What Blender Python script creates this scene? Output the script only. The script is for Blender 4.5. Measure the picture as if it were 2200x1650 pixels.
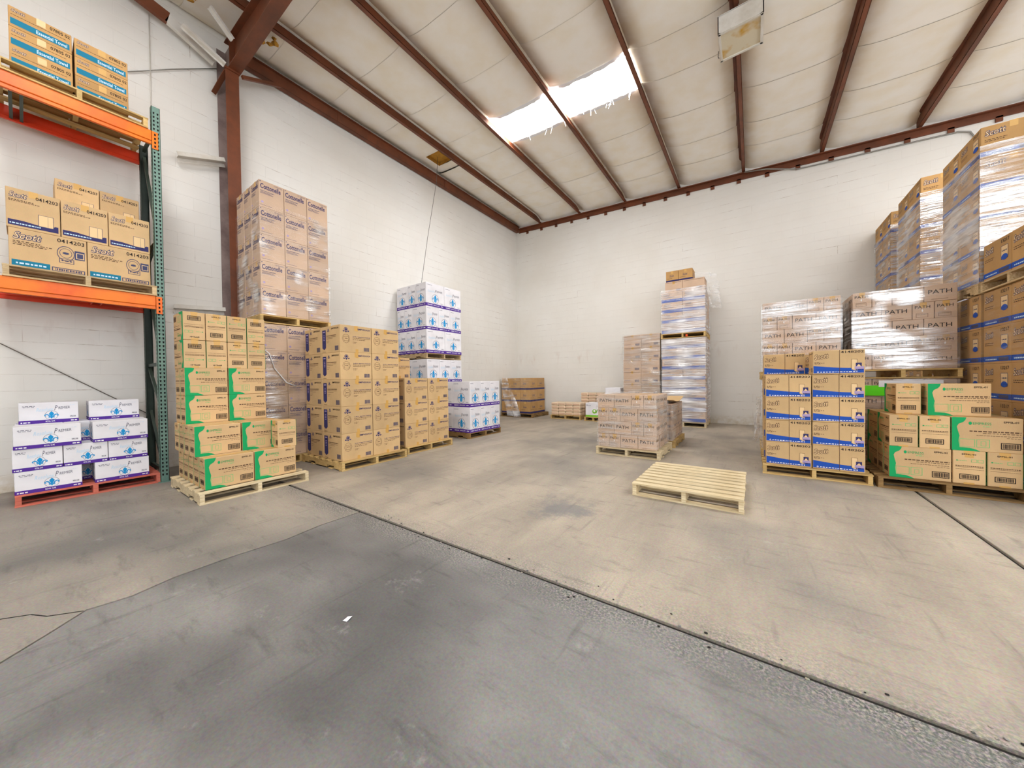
import bpy, math, random
from mathutils import Matrix, Vector
random.seed(7)
R = math.radians
SC = bpy.context.scene
COL = SC.collection
for o in list(bpy.data.objects):
    bpy.data.objects.remove(o)

# ------------------------------------------------------------------ camera
FPX, YAW, PITCH, ROLL, CAMH = 736.5, R(35.09), R(-0.68), R(-0.83), 1.27
f0 = Vector((-math.sin(YAW), math.cos(YAW), 0)); r0 = Vector((math.cos(YAW), math.sin(YAW), 0)); u0 = Vector((0, 0, 1))
fw = f0*math.cos(PITCH) + u0*math.sin(PITCH); up = u0*math.cos(PITCH) - f0*math.sin(PITCH)
rt = r0*math.cos(ROLL) + up*math.sin(ROLL); uu = up*math.cos(ROLL) - r0*math.sin(ROLL)
cd = bpy.data.cameras.new('camera'); cam = bpy.data.objects.new('camera', cd); COL.objects.link(cam)
m = Matrix.Identity(4)
for i in range(3):
    m[i][0], m[i][1], m[i][2] = rt[i], uu[i], -fw[i]
m[2][3] = CAMH
cam.matrix_world = m
cd.sensor_width = 36; cd.sensor_fit = 'HORIZONTAL'; cd.lens = FPX/2200*36; cd.clip_start = .05; cd.clip_end = 200
SC.camera = cam

# ------------------------------------------------------------------ light
SC.cycles.max_bounces = 6; SC.cycles.diffuse_bounces = 4; SC.cycles.glossy_bounces = 3; SC.cycles.transparent_max_bounces = 10; SC.cycles.caustics_reflective = False; SC.cycles.caustics_refractive = False; SC.cycles.use_adaptive_sampling = True; SC.cycles.adaptive_threshold = .1; SC.cycles.adaptive_min_samples = 16; SC.cycles.use_light_tree = False; SC.cycles.use_denoising = True
W = bpy.data.worlds.new('world'); SC.world = W; W.use_nodes = True
bg = W.node_tree.nodes['Background']; bg.inputs['Color'].default_value = (.93, .96, 1, 1); bg.inputs['Strength'].default_value = 2.4
SKYLIGHT = 26.0
SC.view_settings.view_transform = 'Standard'; SC.view_settings.look = 'None'
SC.view_settings.exposure = 0.08; SC.view_settings.gamma = 1.0; SC.view_settings.use_curve_mapping = False

WX, BY = -7.36, 10.9            # left wall, back wall
PX0, PSP, SLOPE = -6.27, 1.524, -.0561
def zp(x): return 6.93 + SLOPE*(x - PX0)      # purlin underside
def zroof(x): return zp(x) + .21

# ------------------------------------------------------------------ materials
def lin(r, g, b):
    return tuple(((c/255)/12.92 if c/255 <= .04045 else ((c/255+.055)/1.055)**2.4) for c in (r, g, b)) + (1,)
MATS = {}
class NT:
    def __init__(s, name):
        s.m = bpy.data.materials.new(name); s.m.use_nodes = True; s.t = s.m.node_tree
        s.b = s.t.nodes['Principled BSDF']; s.out = s.t.nodes['Material Output']; MATS[name] = s.m
    def n(s, typ, **kw):
        nd = s.t.nodes.new('ShaderNode'+typ)
        for k, v in kw.items():
            if k in nd.inputs: nd.inputs[k].default_value = v
            else: setattr(nd, k, v)
        return nd
    def l(s, a, ao, b, bi): s.t.links.new(a.outputs[ao], b.inputs[bi])
    def coord(s, scale=(1, 1, 1), out='Object', rot=(0, 0, 0)):
        tc = s.n('TexCoord'); mp = s.n('Mapping'); mp.inputs['Scale'].default_value = scale; mp.inputs['Rotation'].default_value = rot
        s.l(tc, out, mp, 'Vector'); return mp
    def noise(s, vec, scale, detail=4, rough=.55):
        nd = s.n('TexNoise'); nd.inputs['Scale'].default_value = scale; nd.inputs['Detail'].default_value = detail; nd.inputs['Roughness'].default_value = rough
        if vec: s.l(vec, 0, nd, 'Vector')
        return nd
    def ramp(s, src, so, stops):
        r = s.n('ValToRGB'); e = r.color_ramp.elements
        while len(e) < len(stops): e.new(.5)
        for i, (p, c) in enumerate(stops):
            e[i].position = p; e[i].color = c if len(c) == 4 else tuple(c)+(1,)
        s.l(src, so, r, 'Fac'); return r
    def mix(s, fac, a, b, blend='MIX'):
        x = s.n('Mix', data_type='RGBA', blend_type=blend)
        for sock, v in ((0, fac), (6, a), (7, b)):
            if isinstance(v, tuple) and len(v) == 2 and hasattr(v[0], 'outputs'): s.t.links.new(v[0].outputs[v[1]], x.inputs[sock])
            else: x.inputs[sock].default_value = v
        return (x, 2)
    def base(s, v):
        if hasattr(v[0], 'outputs'): s.t.links.new(v[0].outputs[v[1]], s.b.inputs['Base Color'])
        else: s.b.inputs['Base Color'].default_value = v
    def bump(s, src, so, strength=.2, dist=.01):
        b = s.n('Bump'); b.inputs['Strength'].default_value = strength; b.inputs['Distance'].default_value = dist
        s.l(src, so, b, 'Height'); s.l(b, 'Normal', s.b, 'Normal')
    def rough(s, v): s.b.inputs['Roughness'].default_value = v
    def spec(s, v): s.b.inputs['Specular IOR Level'].default_value = v
    def objrand(s, lo, hi):
        oi = s.n('ObjectInfo'); mr = s.n('MapRange'); mr.inputs['To Min'].default_value = lo; mr.inputs['To Max'].default_value = hi
        s.l(oi, 'Random', mr, 'Value'); return mr

def flat(name, col, rough=.75, spec=.3, metal=0):
    t = NT(name); t.base(col); t.rough(rough); t.spec(spec); t.b.inputs['Metallic'].default_value = metal
    return t
def kraft(name, col, var=.12):
    t = NT(name)
    c = t.coord((1, 1, 1)); n1 = t.noise(c, 3.5, 3); n2 = t.noise(t.coord((60, 60, 9)), 6, 2)
    a = t.mix((t.ramp(n1, 'Fac', [(.3, (0, 0, 0)), (.75, (1, 1, 1))]), 'Color'), tuple(x*.9 for x in col[:3])+(1,), tuple(min(1, x*1.07) for x in col[:3])+(1,))
    b = t.mix(.12, a, (n2, 'Color'), 'OVERLAY')
    h = t.n('HueSaturation'); t.t.links.new(b[0].outputs[2], h.inputs['Color'])
    mr = t.objrand(1-var, 1+var*.6); t.l(mr, 'Result', h, 'Value')
    t.base((h, 'Color')); t.rough(.78); t.spec(.25); t.bump(n2, 'Fac', .06, .002)
    return t
kraft('kraft', lin(210, 176, 130)); kraft('kraft_pink', lin(204, 175, 150)); kraft('kraft_tan', lin(207, 174, 127)); kraft('kraft_gold', lin(192, 150, 96))
t = kraft('white_board', lin(236, 234, 238), .04)
flat('ink_black', lin(38, 28, 24)); flat('ink_brown', lin(92, 66, 48)); flat('ink_navy', lin(52, 50, 98)); flat('ink_blue', lin(30, 78, 172))
flat('ink_slate', lin(70, 72, 104)); flat('ink_teal', lin(22, 118, 148)); flat('ink_green', lin(18, 158, 92)); flat('ink_pale_green', lin(120, 190, 120)); flat('ink_purple', lin(84, 46, 150))
flat('ink_cyan', lin(28, 150, 212)); flat('ink_sky', lin(196, 222, 240)); flat('ink_grey', lin(96, 96, 112)); flat('ink_white', lin(240, 240, 240)); flat('ink_lilac', lin(168, 150, 190))
flat('logo_fill', lin(228, 196, 148)); flat('lime', lin(96, 225, 20), .5); flat('tape', lin(206, 160, 84), .35, .5); flat('paper', lin(235, 236, 240)); flat('dark', lin(12, 11, 11), .8)
flat('ink_lime', lin(130, 195, 60))

def wood(name, c1, c2, var=.2):
    t = NT(name)
    n1 = t.noise(t.coord((3, 55, 55)), 1.3, 5, .6); n2 = t.noise(t.coord((1.2, 6, 6)), 1.5, 3)
    a = t.mix((t.ramp(n1, 'Fac', [(.35, (0, 0, 0)), (.7, (1, 1, 1))]), 'Color'), c1, c2)
    b = t.mix((t.ramp(n2, 'Fac', [(.5, (0, 0, 0)), (.8, (.55, .55, .55))]), 'Color'), a, tuple(x*.55 for x in c1[:3])+(1,))
    h = t.n('HueSaturation'); t.t.links.new(b[0].outputs[2], h.inputs['Color']); t.l(t.objrand(1-var, 1+var*.4), 'Result', h, 'Value')
    t.base((h, 'Color')); t.rough(.75); t.spec(.25); t.bump(n1, 'Fac', .25, .003)
wood('wood', lin(180, 148, 104), lin(222, 200, 160)); wood('wood_pale', lin(196, 174, 134), lin(234, 220, 186), .1)
wood('wood_yellow', lin(186, 150, 92), lin(224, 196, 136)); wood('wood_old', lin(120, 92, 56), lin(168, 134, 86)); wood('wood_red', lin(196, 98, 80), lin(224, 132, 112), .1)

def paint(name, col, var_col, rough=.5):
    t = NT(name); n = t.noise(t.coord(), 2.2, 6, .65); n2 = t.noise(t.coord(), 30, 3)
    a = t.mix((t.ramp(n, 'Fac', [(.4, (0, 0, 0)), (.68, (1, 1, 1))]), 'Color'), col, var_col)
    t.base(t.mix((t.ramp(n2, 'Fac', [(.62, (0, 0, 0)), (.75, (.35, .35, .35))]), 'Color'), a, tuple(x*.6 for x in col[:3])+(1,)))
    t.rough(rough); t.spec(.4)
paint('red_oxide', lin(120, 66, 40), lin(92, 53, 34)); paint('orange', lin(238, 122, 22), lin(226, 92, 28), .4); paint('orange_red', lin(216, 58, 22), lin(190, 62, 34), .4)
paint('rack_green', lin(122, 152, 138), lin(92, 122, 112), .5); paint('rack_dark', lin(44, 58, 50), lin(60, 74, 64)); paint('white_steel', lin(226, 222, 214), lin(200, 192, 178), .5)
paint('dusty_steel', lin(146, 128, 122), lin(104, 84, 80)); flat('steel', lin(150, 148, 142), .4, .5, .6); flat('cord', lin(110, 104, 96)); flat('orange_plastic', lin(235, 90, 40))

def wall_mat(name, axes):
    t = NT(name)
    tc = t.n('TexCoord'); sx = t.n('SeparateXYZ'); t.l(tc, 'Object', sx, 0); cb = t.n('CombineXYZ')
    t.l(sx, axes[0], cb, 0); t.l(sx, 'Z', cb, 1)
    br = t.n('TexBrick'); br.offset = .5; br.inputs['Scale'].default_value = 1; br.inputs['Brick Width'].default_value = 3.25; br.inputs['Row Height'].default_value = .2032
    br.inputs['Mortar Size'].default_value = .0035; br.inputs['Mortar Smooth'].default_value = .4
    t.l(cb, 0, br, 'Vector')
    nz = t.noise(tc and None, 1.1, 3); t.l(tc, 'Object', nz, 'Vector'); nf = t.noise(None, 6, 5, .7); t.l(tc, 'Object', nf, 'Vector')
    mask = t.ramp(nz, 'Fac', [(.50, (0, 0, 0)), (.66, (1, 1, 1))]); mask2 = t.ramp(nf, 'Fac', [(.45, (0, 0, 0)), (.6, (1, 1, 1))])
    f1 = t.n('Math', operation='MULTIPLY'); t.l(br, 'Fac', f1, 0); t.l(mask, 'Color', f1, 1)
    f2 = t.n('Math', operation='MULTIPLY'); t.l(f1, 0, f2, 0); t.l(mask2, 'Color', f2, 1)
    blot = t.noise(None, .55, 4); t.l(tc, 'Object', blot, 'Vector')
    a = t.mix((t.ramp(blot, 'Fac', [(.35, (0, 0, 0)), (.7, (1, 1, 1))]), 'Color'), lin(232, 228, 220), lin(240, 238, 233))
    # scuffs at pallet height
    mz = t.n('MapRange'); mz.inputs['From Min'].default_value = 1.75; mz.inputs['From Max'].default_value = 2.0; t.l(sx, 'Z', mz, 0)
    mz2 = t.n('MapRange'); mz2.inputs['From Min'].default_value = 2.3; mz2.inputs['From Max'].default_value = 2.05; t.l(sx, 'Z', mz2, 0)
    sn = t.n('TexNoise'); sn.inputs['Scale'].default_value = 1; sn.inputs['Detail'].default_value = 6; mp = t.n('Mapping'); mp.inputs['Scale'].default_value = (5, 5, 1.6); t.l(tc, 'Object', mp, 0); t.l(mp, 0, sn, 'Vector')
    s1 = t.n('Math', operation='MULTIPLY'); t.l(mz, 0, s1, 0); t.l(mz2, 0, s1, 1)
    s2 = t.n('Math', operation='MULTIPLY'); t.l(s1, 0, s2, 0); t.l(t.ramp(sn, 'Fac', [(.58, (0, 0, 0)), (.72, (.3, .3, .3))]), 'Color', s2, 1)
    b = t.mix((s2, 0), a, lin(188, 150, 128))
    # grime near the floor
    mg = t.n('MapRange'); mg.inputs['From Min'].default_value = .28; mg.inputs['From Max'].default_value = 0; t.l(sx, 'Z', mg, 0)
    g2 = t.n('Math', operation='MULTIPLY'); t.l(mg, 0, g2, 0); t.l(t.ramp(nf, 'Fac', [(.42, (0, 0, 0)), (.62, (.7, .7, .7))]), 'Color', g2, 1)
    c = t.mix((g2, 0), b, lin(196, 178, 140))
    d = t.mix((f2, 0), c, lin(158, 132, 112))
    t.base(d); t.rough(.6); t.spec(.3); t.bump(nf, 'Fac', .1, .006)
wall_mat('wall_paint_left', 'Y'); wall_mat('wall_paint_back', 'X')

def concrete(name, c1, c2, cdark, dark_amt, stretch, worn=.5, spot=False):
    t = NT(name); tc = t.n('TexCoord')
    n1 = t.noise(t.coord(stretch), .9, 5, .62); n2 = t.noise(t.coord((1, 1, 1)), .55, 3); n3 = t.noise(t.coord((2.2, 9, 1), rot=(0, 0, .45)), 1.3, 5, .7); n4 = t.noise(t.coord(), 80, 2, .7)
    n5 = t.noise(t.coord((1, 1, 1)), 2.4, 6, .78); n6 = t.noise(t.coord((14, 1.3, 1), rot=(0, 0, -.6)), .9, 4, .6)
    a = t.mix((t.ramp(n1, 'Fac', [(.35, (0, 0, 0)), (.68, (1, 1, 1))]), 'Color'), c1, c2)
    b = t.mix((t.ramp(n2, 'Fac', [(.47, (0, 0, 0)), (.66, (dark_amt,)*3)]), 'Color'), a, cdark)
    c = t.mix((t.ramp(n3, 'Fac', [(.55, (0, 0, 0)), (.78, (.55, .55, .55))]), 'Color'), b, tuple(x*.5 for x in cdark[:3])+(1,))
    c2_ = t.mix((t.ramp(n6, 'Fac', [(.6, (0, 0, 0)), (.74, (.45, .45, .45))]), 'Color'), c, tuple(x*.62 for x in cdark[:3])+(1,))
    d = t.mix((t.ramp(n5, 'Fac', [(.6, (0, 0, 0)), (.76, (.45, .45, .45))]), 'Color'), c2_, lin(190, 188, 182))
    # worn, gritty strip along the wide joint at y = 1.88
    sx = t.n('SeparateXYZ'); t.l(tc, 'Object', sx, 0); mr = t.n('MapRange'); mr.inputs['From Min'].default_value = 1.88; mr.inputs['From Max'].default_value = 1.62 if worn > .4 else 2.12; t.l(sx, 'Y', mr, 0)
    mr.inputs['To Min'].default_value = 1; mr.inputs['To Max'].default_value = 0
    m1 = t.n('Math', operation='MULTIPLY'); t.l(mr, 0, m1, 0); t.l(t.ramp(n5, 'Fac', [(.36, (0, 0, 0)), (.56, (worn*1.4,)*3)]), 'Color', m1, 1)
    grit = t.ramp(n4, 'Fac', [(.42, lin(70, 68, 64)), (.64, lin(176, 174, 168))])
    d2 = t.mix((m1, 0), d, (grit, 'Color'))
    if spot:      # blue grey stain
        ds = t.n('VectorMath', operation='DISTANCE'); t.l(tc, 'Object', ds, 0); ds.inputs[1].default_value = (-1.56, 3.04, 0)
        ad = t.n('Math', operation='MULTIPLY_ADD'); t.l(n5, 'Fac', ad, 0); ad.inputs[1].default_value = -1.1; t.l(ds, 'Value', ad, 2); ad2 = t.n('Math', operation='ADD'); t.l(ad, 0, ad2, 0); ad2.inputs[1].default_value = .42; ad = ad2
        sr = t.ramp(ad, 0, [(.0, (.6, .6, .6)), (.2, (0, 0, 0))]); d2 = t.mix((sr, 'Color'), d2, lin(104, 108, 114))
    e = t.mix(.4, d2, (n4, 'Color'), 'OVERLAY')
    t.base(e); t.spec(.35)
    rr = t.ramp(n2, 'Fac', [(.3, (.45,)*3), (.7, (.65,)*3)]); t.l(rr, 'Color', t.b, 'Roughness')
    t.bump(n4, 'Fac', .12, .004)
concrete('concrete_tan', lin(152, 142, 129), lin(184, 172, 155), lin(124, 120, 115), .75, (1.6, .45, 1), .3, True)
concrete('concrete_grey', lin(115, 114, 112), lin(145, 142, 138), lin(82, 81, 80), .85, (.7, 1.3, 1), .6)
concrete('concrete_mid', lin(140, 134, 126), lin(164, 155, 143), lin(102, 101, 99), .8, (.6, 1.3, 1), .75)
t = NT('joint_fill'); t.base(lin(40, 37, 34)); t.rough(.95)

t = NT('insulation')
n1 = t.noise(t.coord((1, 1, 1), 'Object'), 2.2, 4); oi = t.objrand(0, 20)
tc = t.n('TexCoord'); ad = t.n('VectorMath', operation='ADD'); t.l(tc, 'Object', ad, 0); t.l(oi, 'Result', ad, 1); t.l(ad, 0, n1, 'Vector')
a = t.mix((t.ramp(n1, 'Fac', [(.4, (0, 0, 0)), (.8, (.7, .7, .7))]), 'Color'), lin(248, 244, 236), lin(240, 228, 202))
# brown stain along the purlin edges (dust line, local x runs 0..1 in the bay)
sx = t.n('SeparateXYZ'); t.l(tc, 'Object', sx, 0); pp = t.n('Math', operation='PINGPONG'); pp.inputs[1].default_value = PSP/2; t.l(sx, 'X', pp, 0)
mr = t.n('MapRange'); mr.inputs['From Min'].default_value = 0; mr.inputs['From Max'].default_value = .3; mr.inputs['To Min'].default_value = .6; mr.inputs['To Max'].default_value = 0; t.l(pp, 0, mr, 0)
mm = t.n('Math', operation='MULTIPLY'); t.l(mr, 0, mm, 0); t.l(t.ramp(n1, 'Fac', [(.3, (.2, .2, .2)), (.6, (1, 1, 1))]), 'Color', mm, 1)
a = t.mix((mm, 0), a, lin(206, 182, 136))
t.base(a); t.rough(.7); t.spec(.3); t.bump(t.noise(None, 3, 2), 'Fac', .1, .02)
t = NT('skylight'); t.b.inputs['Emission Color'].default_value = (1, .99, .98, 1); t.b.inputs['Emission Strength'].default_value = SKYLIGHT; t.base((.8, .8, .8, 1))
t = NT('fibreglass'); n = t.noise(t.coord(), 14, 6, .7); t.base(t.mix((n, 'Fac'), lin(150, 96, 30), lin(230, 178, 70))); t.rough(.95); t.bump(n, 'Fac', .8, .03)
t = NT('lens'); n = t.noise(t.coord((1, 1, 1)), 3.6, 3); t.base(t.mix((t.ramp(n, 'Fac', [(.52, (0, 0, 0)), (.68, (1, 1, 1))]), 'Color'), lin(214, 204, 178), lin(198, 150, 30))); t.rough(.3)

def film_mat(name, white, gloss, streak=26, tint=(.93, .94, .97, 1), patch=(.5, .66), rough=.16, wmin=.2):
    t = NT(name); nt = t.t
    tc = t.n('TexCoord'); mp = t.n('Mapping'); mp.inputs['Scale'].default_value = (1.3, 1.3, streak); t.l(tc, 'Object', mp, 0)
    n = t.noise(mp, 1.2, 3, .6); n2 = t.noise(None, 1.5, 2, .6); t.l(tc, 'Object', n2, 'Vector')
    tr = t.n('BsdfTransparent'); gl = t.n('BsdfGlossy'); gl.inputs['Roughness'].default_value = rough; gl.inputs['Color'].default_value = (1, 1, 1, 1)
    df = t.n('BsdfDiffuse'); df.inputs['Color'].default_value = tint
    b = t.n('Bump'); b.inputs['Strength'].default_value = .6; b.inputs['Distance'].default_value = .02; t.l(n, 'Fac', b, 'Height')
    t.l(b, 'Normal', gl, 'Normal')
    wr = t.ramp(n, 'Fac', [(.4, (white*wmin,)*3), (.66, (min(1, white*2.2),)*3)]); w2 = t.ramp(n2, 'Fac', [(.35, (.3,)*3), (.65, (1, 1, 1))])
    mu = t.n('Math', operation='MULTIPLY'); t.l(wr, 'Color', mu, 0); t.l(w2, 'Color', mu, 1)
    m1 = t.n('MixShader'); t.l(mu, 0, m1, 0); t.l(tr, 0, m1, 1); t.l(df, 0, m1, 2)
    g1 = t.ramp(n2, 'Fac', [(patch[0], (.04,)*3), (patch[1], (gloss,)*3)]); g2 = t.ramp(n, 'Fac', [(.4, (.25,)*3), (.62, (1, 1, 1))])
    ga = t.n('Math', operation='MULTIPLY'); t.l(g1, 'Color', ga, 0); t.l(g2, 'Color', ga, 1)
    m2 = t.n('MixShader'); t.l(ga, 0, m2, 0); t.l(m1, 0, m2, 1); t.l(gl, 0, m2, 2)
    t.l(m2, 0, t.out, 'Surface'); nt.nodes.remove(t.b)
film_mat('film_clear', .02, .2); film_mat('film_light', .045, .5); film_mat('film_milky', .17, .5, 20, patch=(.42, .62)); film_mat('film_front_painted_glare', .5, .6, 34, patch=(.3, .6)); film_mat('film_painted_glare', .42, .4, 30, (.97, .97, 1, 1), (.4, .7), wmin=.75); film_mat('film_hazy', .24, .3, 12, wmin=1); film_mat('film_glare', .05, .85, 22, patch=(.5, .6), rough=.2); film_mat('film_scrap', .35, .4, 6)  # tallest-tower and tower-front films: diffuse white painted in for glare

# ------------------------------------------------------------------ mesh helpers
class MB:
    def __init__(s): s.v = []; s.f = []; s.mi = []; s.ms = []
    def mat(s, m):
        if m not in s.ms: s.ms.append(m)
        return s.ms.index(m)
    def face(s, pts, m):
        k = len(s.v); s.v += [tuple(p) for p in pts]; s.f.append(tuple(range(k, k+len(pts)))); s.mi.append(s.mat(m))
    def raw(s, vs, fs, m):
        k = len(s.v); s.v += [tuple(p) for p in vs]; i = s.mat(m)
        for f in fs: s.f.append(tuple(k+a for a in f)); s.mi.append(i)
    def box(s, x0, x1, y0, y1, z0, z1, m):
        s.raw([(x0, y0, z0), (x1, y0, z0), (x1, y1, z0), (x0, y1, z0), (x0, y0, z1), (x1, y0, z1), (x1, y1, z1), (x0, y1, z1)],
              [(0, 3, 2, 1), (4, 5, 6, 7), (0, 1, 5, 4), (1, 2, 6, 5), (2, 3, 7, 6), (3, 0, 4, 7)], m)
    def cbox(s, x0, x1, y0, y1, z0, z1, m, c=.006):     # chamfered box
        xs, ys, zs = (x0, x1), (y0, y1), (z0, z1); ix = {}; vs = []
        for a in (0, 1):
            for b in (0, 1):
                for d in (0, 1):
                    sx, sy, sz = (c if a == 0 else -c), (c if b == 0 else -c), (c if d == 0 else -c)
                    ix[a, b, d, 0] = len(vs); vs.append((xs[a], ys[b]+sy, zs[d]+sz))
                    ix[a, b, d, 1] = len(vs); vs.append((xs[a]+sx, ys[b], zs[d]+sz))
                    ix[a, b, d, 2] = len(vs); vs.append((xs[a]+sx, ys[b]+sy, zs[d]))
        fs = []
        for a in (0, 1):
            q = [ix[a, 0, 0, 0], ix[a, 1, 0, 0], ix[a, 1, 1, 0], ix[a, 0, 1, 0]]; fs.append(q if a else q[::-1])
            q = [ix[0, a, 0, 1], ix[1, a, 0, 1], ix[1, a, 1, 1], ix[0, a, 1, 1]]; fs.append(q[::-1] if a else q)
            q = [ix[0, 0, a, 2], ix[1, 0, a, 2], ix[1, 1, a, 2], ix[0, 1, a, 2]]; fs.append(q if a else q[::-1])
        for a in (0, 1):
            for b in (0, 1):
                q = [ix[a, b, 0, 0], ix[a, b, 1, 0], ix[a, b, 1, 1], ix[a, b, 0, 1]]; fs.append(q if a != b else q[::-1])
                q = [ix[a, 0, b, 0], ix[a, 1, b, 0], ix[a, 1, b, 2], ix[a, 0, b, 2]]; fs.append(q[::-1] if a != b else q)
                q = [ix[0, a, b, 1], ix[1, a, b, 1], ix[1, a, b, 2], ix[0, a, b, 2]]; fs.append(q if a != b else q[::-1])
        for a in (0, 1):
            for b in (0, 1):
                for d in (0, 1):
                    q = [ix[a, b, d, 0], ix[a, b, d, 1], ix[a, b, d, 2]]; fs.append(q if (a+b+d) % 2 else q[::-1])
        s.raw(vs, fs, m)
    def bar(s, p, q, w, h, m, upv=(0, 0, 1)):
        p, q = Vector(p), Vector(q); d = (q-p).normalized(); u = Vector(upv)
        if abs(d.dot(u)) > .95: u = Vector((1, 0, 0))
        a = d.cross(u).normalized()*w/2; b = a.cross(d).normalized()*h/2
        vs = [p-a-b, p+a-b, p+a+b, p-a+b, q-a-b, q+a-b, q+a+b, q-a+b]
        s.raw(vs, [(3, 2, 1, 0), (4, 5, 6, 7), (0, 1, 5, 4), (1, 2, 6, 5), (2, 3, 7, 6), (3, 0, 4, 7)], m)
    def tube(s, pts, r, m, n=6):
        k0 = len(s.v); pts = [Vector(p) for p in pts]; vs = []
        for i, p in enumerate(pts):
            d = (pts[min(i+1, len(pts)-1)] - pts[max(i-1, 0)]).normalized()
            u = Vector((0, 0, 1)) if abs(d.z) < .9 else Vector((1, 0, 0))
            a = d.cross(u).normalized(); b = a.cross(d).normalized()
            for j in range(n): vs.append(p + a*r*math.cos(2*math.pi*j/n) + b*r*math.sin(2*math.pi*j/n))
        fs = []
        for i in range(len(pts)-1):
            for j in range(n): fs.append((i*n+j, (i+1)*n+j, (i+1)*n+(j+1) % n, i*n+(j+1) % n))
        fs.append(tuple(range(n))); fs.append(tuple(reversed(range((len(pts)-1)*n, len(pts)*n))))
        s.raw(vs, fs, m)
    def mesh(s, name, smooth=False):
        me = bpy.data.meshes.new(name); me.from_pydata(s.v, [], s.f)
        for mm in s.ms: me.materials.append(MATS[mm])
        me.polygons.foreach_set('material_index', s.mi)
        if smooth: me.polygons.foreach_set('use_smooth', [True]*len(s.f))
        me.update(); return me
    def build(s, name, parent=None, smooth=False): return link(name, s.mesh(name, smooth), parent)
def link(name, data, parent=None, loc=None, rz=0):
    o = bpy.data.objects.new(name, data); COL.objects.link(o)
    if parent: o.parent = parent
    if loc is not None: o.location = loc
    if rz: o.rotation_euler[2] = rz
    return o
def tag(o, label=None, cat=None, group=None, kind=None):
    if label: o['label'] = label
    if cat: o['category'] = cat
    if group: o['group'] = group
    if kind: o['kind'] = kind
    return o
def struct(o, label, cat): return tag(o, label, cat, None, 'structure')

# ------------------------------------------------------------------ setting: floor
YN, XE = -5.0, 8.5
mb = MB(); mb.box(WX-.2, XE, YN, BY+.2, -.3, -.018, 'joint_fill')
floor = struct(mb.build('floor'), 'worn concrete warehouse floor with sawn joints and cracks', 'floor')
def slab(x0, x1, y0, y1, mat, lab, crack=None):
    mb = MB(); c = .003
    if crack:                                     # ragged edge along x = const
        side, pts = crack; P = [(x, y) for x, y in pts]
        ring = [(x0, y0)] + ([(x0, y1)] if side == 'R' else [])
    mb.raw([(x0, y0, -.1), (x1, y0, -.1), (x1, y1, -.1), (x0, y1, -.1), (x0, y0, -c), (x1, y0, -c), (x1, y1, -c), (x0, y1, -c),
            (x0+c, y0+c, 0), (x1-c, y0+c, 0), (x1-c, y1-c, 0), (x0+c, y1-c, 0)],
           [(0, 1, 5, 4), (1, 2, 6, 5), (2, 3, 7, 6), (3, 0, 4, 7), (4, 5, 9, 8), (5, 6, 10, 9), (6, 7, 11, 10), (7, 4, 8, 11), (8, 9, 10, 11)], mat)
    o = mb.build('slab', floor); o['label'] = lab; return o
CR = [(-2.9, YN), (-2.92, -2.0), (-2.86, -.6), (-2.84, -.09), (-2.97, .05), (-3.1, .18), (-3.07, .35), (-3.13, .55), (-3.14, .86), (-3.11, 1.2), (-3.16, 1.5), (-3.15, 1.862)]
def crack_slab(left, mat, lab):
    mb = MB(); g = .009; top = []
    edge = [(x-g if left else x+g, y) for x, y in CR]
    poly = [(WX-.2, YN)] + edge + [(WX-.2, 1.862)] if left else edge[::-1] + [(XE, YN), (XE, 1.862)]
    if left: poly = [(WX-.2, 1.862), (WX-.2, YN)] + edge
    else: poly = [(XE, YN), (XE, 1.862)] + edge[::-1]
    n = len(poly); vs = [(x, y, 0) for x, y in poly] + [(x, y, -.1) for x, y in poly]
    mb.raw(vs, [tuple(range(n))] + [(i, n+i, n+(i+1) % n, (i+1) % n) for i in range(n)], mat)
    o = mb.build('slab', floor); o['label'] = lab
crack_slab(True, 'concrete_mid', 'stained grey slab in front of the rack')
crack_slab(False, 'concrete_grey', 'dark grey slab in the foreground')
slab(WX-.2, 1.426, 1.9, BY+.2, 'concrete_tan', 'tan slab in the middle of the floor')
slab(1.454, XE, 1.9, BY+.2, 'concrete_tan', 'tan slab under the right hand pallets')
mb = MB(); pts = [(-3.1, .17), (-3.2, .05), (-3.3, .0), (-3.38, -.1), (-3.5, -.3), (-3.6, -.9)]
for (a, b) in zip(pts[:-1], pts[1:]): mb.bar((a[0], a[1], .0005), (b[0], b[1], .0005), .006, .002, 'joint_fill')
o = mb.build('hairline_crack', floor); o['label'] = 'thin crack branching off the main crack'
# spalled rubble along the wide joint
mb = MB()
for i in range(150):
    x = random.uniform(-3.2, 1.2); y = 1.88 + random.choice((-1, 1))*(.018+abs(random.gauss(0, .035))); r = random.uniform(.002, .008)
    mb.cbox(x-r, x+r, y-r*.7, y+r*.7, 0, r*.8, random.choice(['concrete_tan', 'joint_fill', 'concrete_grey', 'concrete_tan']), r*.3)
tag(mb.build('concrete_crumbs'), 'crumbs of broken concrete scattered along the wide floor joint', 'rubble', kind='stuff')

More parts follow.
